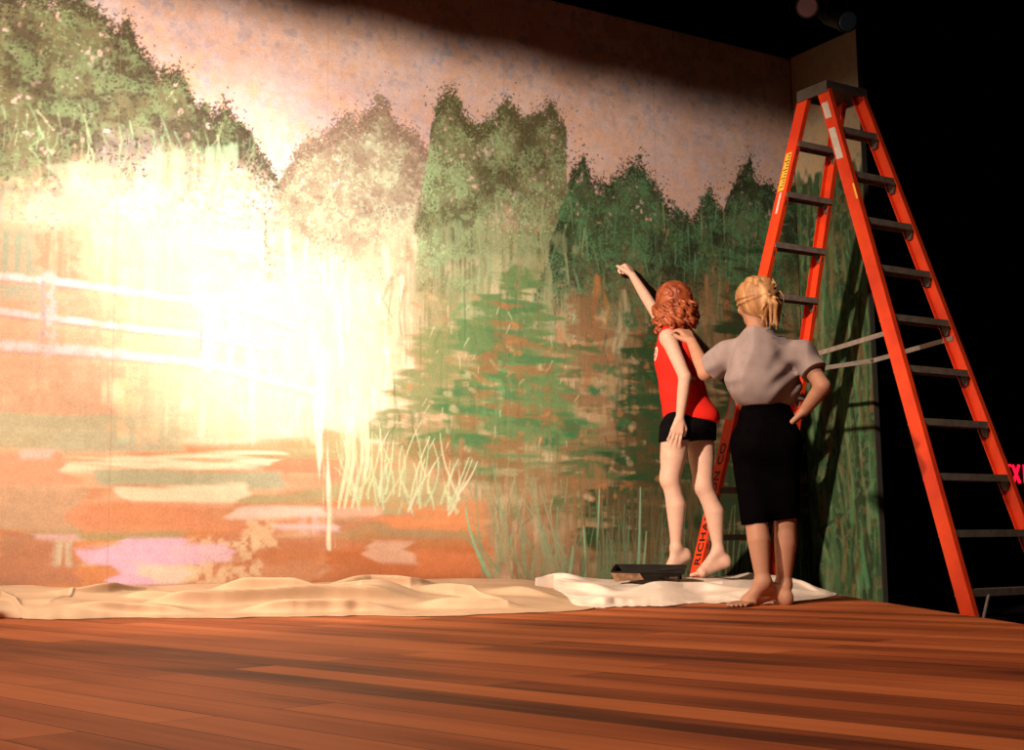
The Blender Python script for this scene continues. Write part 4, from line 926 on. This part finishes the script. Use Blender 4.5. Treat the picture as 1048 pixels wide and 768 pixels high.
hand(fd, RWr, np.array([-.55, .30, -.55]), np.array([-.72, .25, .55]), 1, .35, .10)
for e in (1, -1):
    fd.chain([hip[e], knee[e]], [.070, .055], .03)
    fd.chain([knee[e], knee[e] * .35 + calf[e] * .65, calf[e], ank[e] * .72 + calf[e] * .28, ank[e] + np.array([0, 0, .01])], [.054, .055, .056, .040, .033], .02)
    fd.chain([ank[e], heel[e] + np.array([0, 0, .034])], [.036, .029], .03)
    sd = unit(np.cross(unit(toe[e] - heel[e]), [0, 0, 1.])) * (1 if e == 1 else -1)
    foot(fd, heel[e], ball[e], toe[e], sd, 1.05); fd.cone(ank[e], ball[e] + np.array([0, 0, .03]), .032, .022, .03)
V, Fq = fd.mesh(); mesh_obj('body', V, Fq, M['skin'], g_root, world_loc(g_root), smooth=True, colors=skin_colors(V, SKG, qg))
# cropped trousers
fd = Field(pelv - [.30, .34, .62], pelv + [.30, .34, .20], .006)
fd.ell(pelv + [0, 0, .02], (.150, .118, .15), GT, .05).ell(JG(786, 456), (.172, .135, .13), GT, .06)
hem = {1: JG(774, 536, -.01), -1: JG(803, 532, .05)}
for e in (1, -1): fd.chain([hip[e], hip[e] * .5 + hem[e] * .5, hem[e] - np.array([0, 0, .03])], [.098, .083, .069], .05)
fd.cone(hip[1] * .5 + hip[-1] * .5 - [0, 0, .05], hem[1] * .5 + hem[-1] * .5 + [0, 0, .08], .075, .055, .05)
fd.ripple(lambda P: .0035 * wr(P, 12, 5, .8, [1, 1, .4]))
fd.plane(hem[1] * .5 + hem[-1] * .5, (.12, 0, -1)).plane(JG(785, 409), (0, 0, 1))
fd.ell(JG(789, 540, .0), (.009, .25, .062), GT, 0, cut=True)
fbx('cropped_trousers', fd, M['black_trouser'], g_root)
# shirt
fd = Field(chest - [.38, .42, .32], chest + [.38, .50, .28], .0055)
fd.ell(chest + np.array([0, 0, -.01]), (.170, .125, .185), GT, .05).ell(JG(779, 393), (.182, .150, .115), GT, .09).ell(JG(782, 404), (.158, .138, .085), GT, .05)
fd.cone(LS + [0, 0, -.008], RS + [0, 0, -.008], .046, .046, .05); fd.cone(JG(777, 347, -.02), chest + [0, 0, .08], .052, .10, .06)
for S in (LS, RS): fd.cone(JG(777, 348, -.01), S + [0, 0, -.006], .046, .046, .05)
sl = {1: LS * .30 + LEl * .70, -1: RS * .42 + REl * .58}
fd.chain([LS, sl[1]], [.062, .070], .04).chain([RS, sl[-1]], [.060, .066], .04)
fd.ripple(lambda P: 0.026 * np.abs(wr(P, 21, 5, .42, [1, 1, .6])) - .010 + .009 * wr(P, 22, 5, .8, [1, 1, .6]) + .006 * np.sin(((P - chest) @ unit(LG_ * .8 + np.array([0, 0, .75]))) * 62 + 2 * np.sin(P[..., 2] * 17)) * ss(.02, .10, np.abs((P - LS) @ LG_)) * .7)
fd.plane(JG(782, 416.5), (0, 0, -1))
for e, S, E_ in ((1, LS, LEl), (-1, RS, REl)):
    d = unit(E_ - S); sl_, P = fd.sl(sl[e] - .14, sl[e] + .14); cut = ((P - sl[e]) @ d); fd.d[sl_] = np.where(np.linalg.norm(P - sl[e] - cut[..., None] * d, axis=-1) < .12, np.maximum(fd.d[sl_], cut), fd.d[sl_])
fd.ell(JG(774, 333, 0), (.062, .070, .055), GT, 0, cut=True)
fbx('shirt', fd, M['grey_cloth'], g_root)
# blond hair tied back
fd = Field(hc - [.24, .26, .30], hc + [.26, .24, .22], .005)
hr = JG(775, 305, -.012); fd.ell(hr, (.098, .112, .105), GH, .03).ell(JG(781, 312, -.05), (.075, .07, .075), GH, .04)
tie = JG(783, 301, -.115)
r2 = np.random.default_rng(9)
for i in range(70):                                                   # strands drawn back to the tie
    th = r2.uniform(-1.9, 1.9); st = r2.uniform(.35, 1.0); a = hr + GH[0] * math.sin(th) * .098 * st + GH[2] * math.cos(th) * .105 * st + GH[1] * (.112 * math.sqrt(max(0, 1 - st * st)) * r2.uniform(-.2, 1))
    pts = []
    for q in np.linspace(0, 1, 10):
        p = a * (1 - q) + tie * q - hr; rr = np.array([p @ GH[0] / .100, p @ GH[1] / .114, p @ GH[2] / .107]); k_ = max(np.linalg.norm(rr), 1e-3); p2 = p / k_ * (1.02 if q < .8 else 1.02 + (q - .8) * .6); pts.append(hr + p2)
    fd.chain(pts, [.0045] * 10, .006)
for i in range(46):                                                   # the tail
    en = JG(791 + r2.normal() * 4.5, 326 + r2.normal() * 6, -.10 + r2.normal() * .02); m1 = tie * .5 + en * .5 + np.array([r2.normal() * .012 + .012, -.03 + r2.normal() * .01, .02])
    fd.chain([tie, m1, en], [.010, .009, .004], .007)
for i in range(14):
    a = JG(790 + r2.normal() * 5, 303 + r2.normal() * 10, -.08); fd.chain([a, a + [.015, -.01, -.03], a + [.012 + r2.normal() * .01, 0, -.08]], [.004, .004, .002], .004)
fbx('tied_back_hair', fd, M['blond_hair'], g_root)
mb = MB(); 
for q in range(14):
    a0, a1 = q / 14 * 6.283, (q + 1) / 14 * 6.283; rr = .024
    mb.tube(tie + GH[0] * math.cos(a0) * rr + GH[2] * math.sin(a0) * rr, tie + GH[0] * math.cos(a1) * rr + GH[2] * math.sin(a1) * rr, .006, n=8)
mb.build('hair_tie', M['hair_tie'], g_root, smooth=True)

# ------------------------------------------------------------------ light
def spot(name, loc, aim, power, size, blend, radius, color):
    l = bpy.data.lights.new(name, 'SPOT'); l.energy = power; l.spot_size = math.radians(size); l.spot_blend = blend; l.shadow_soft_size = radius; l.color = color
    o = bpy.data.objects.new(name, l); o.location = loc; d = Vector(aim) - Vector(loc); o.rotation_euler = d.to_track_quat('-Z', 'Y').to_euler(); col.objects.link(o); return o
SP = np.array([-4.5, 0.0, 4.3])
hot = wallpt(*wall_tz(318, 300))
spot('follow_spot', SP, hot, 10500, 18.2, 1.0, .12, (1, .93, .80))
fa = math.radians(25.5); fd_ = np.array([math.sin(fa), math.cos(fa), -.34])
spot('stage_flood', SP + [.05, 0, .02], SP + fd_ * 8, 7600, 42, .8, .12, (1, .79, .60))
spot('work_light', (-1.2, 3.2, 6.8), (.2, 4.6, 0), 1500, 95, 1.0, .35, (1, .72, .50))
w = bpy.data.worlds.new('dark'); sc.world = w; w.use_nodes = True
w.node_tree.nodes['Background'].inputs['Color'].default_value = (.010, .006, .008, 1); w.node_tree.nodes['Background'].inputs['Strength'].default_value = .25
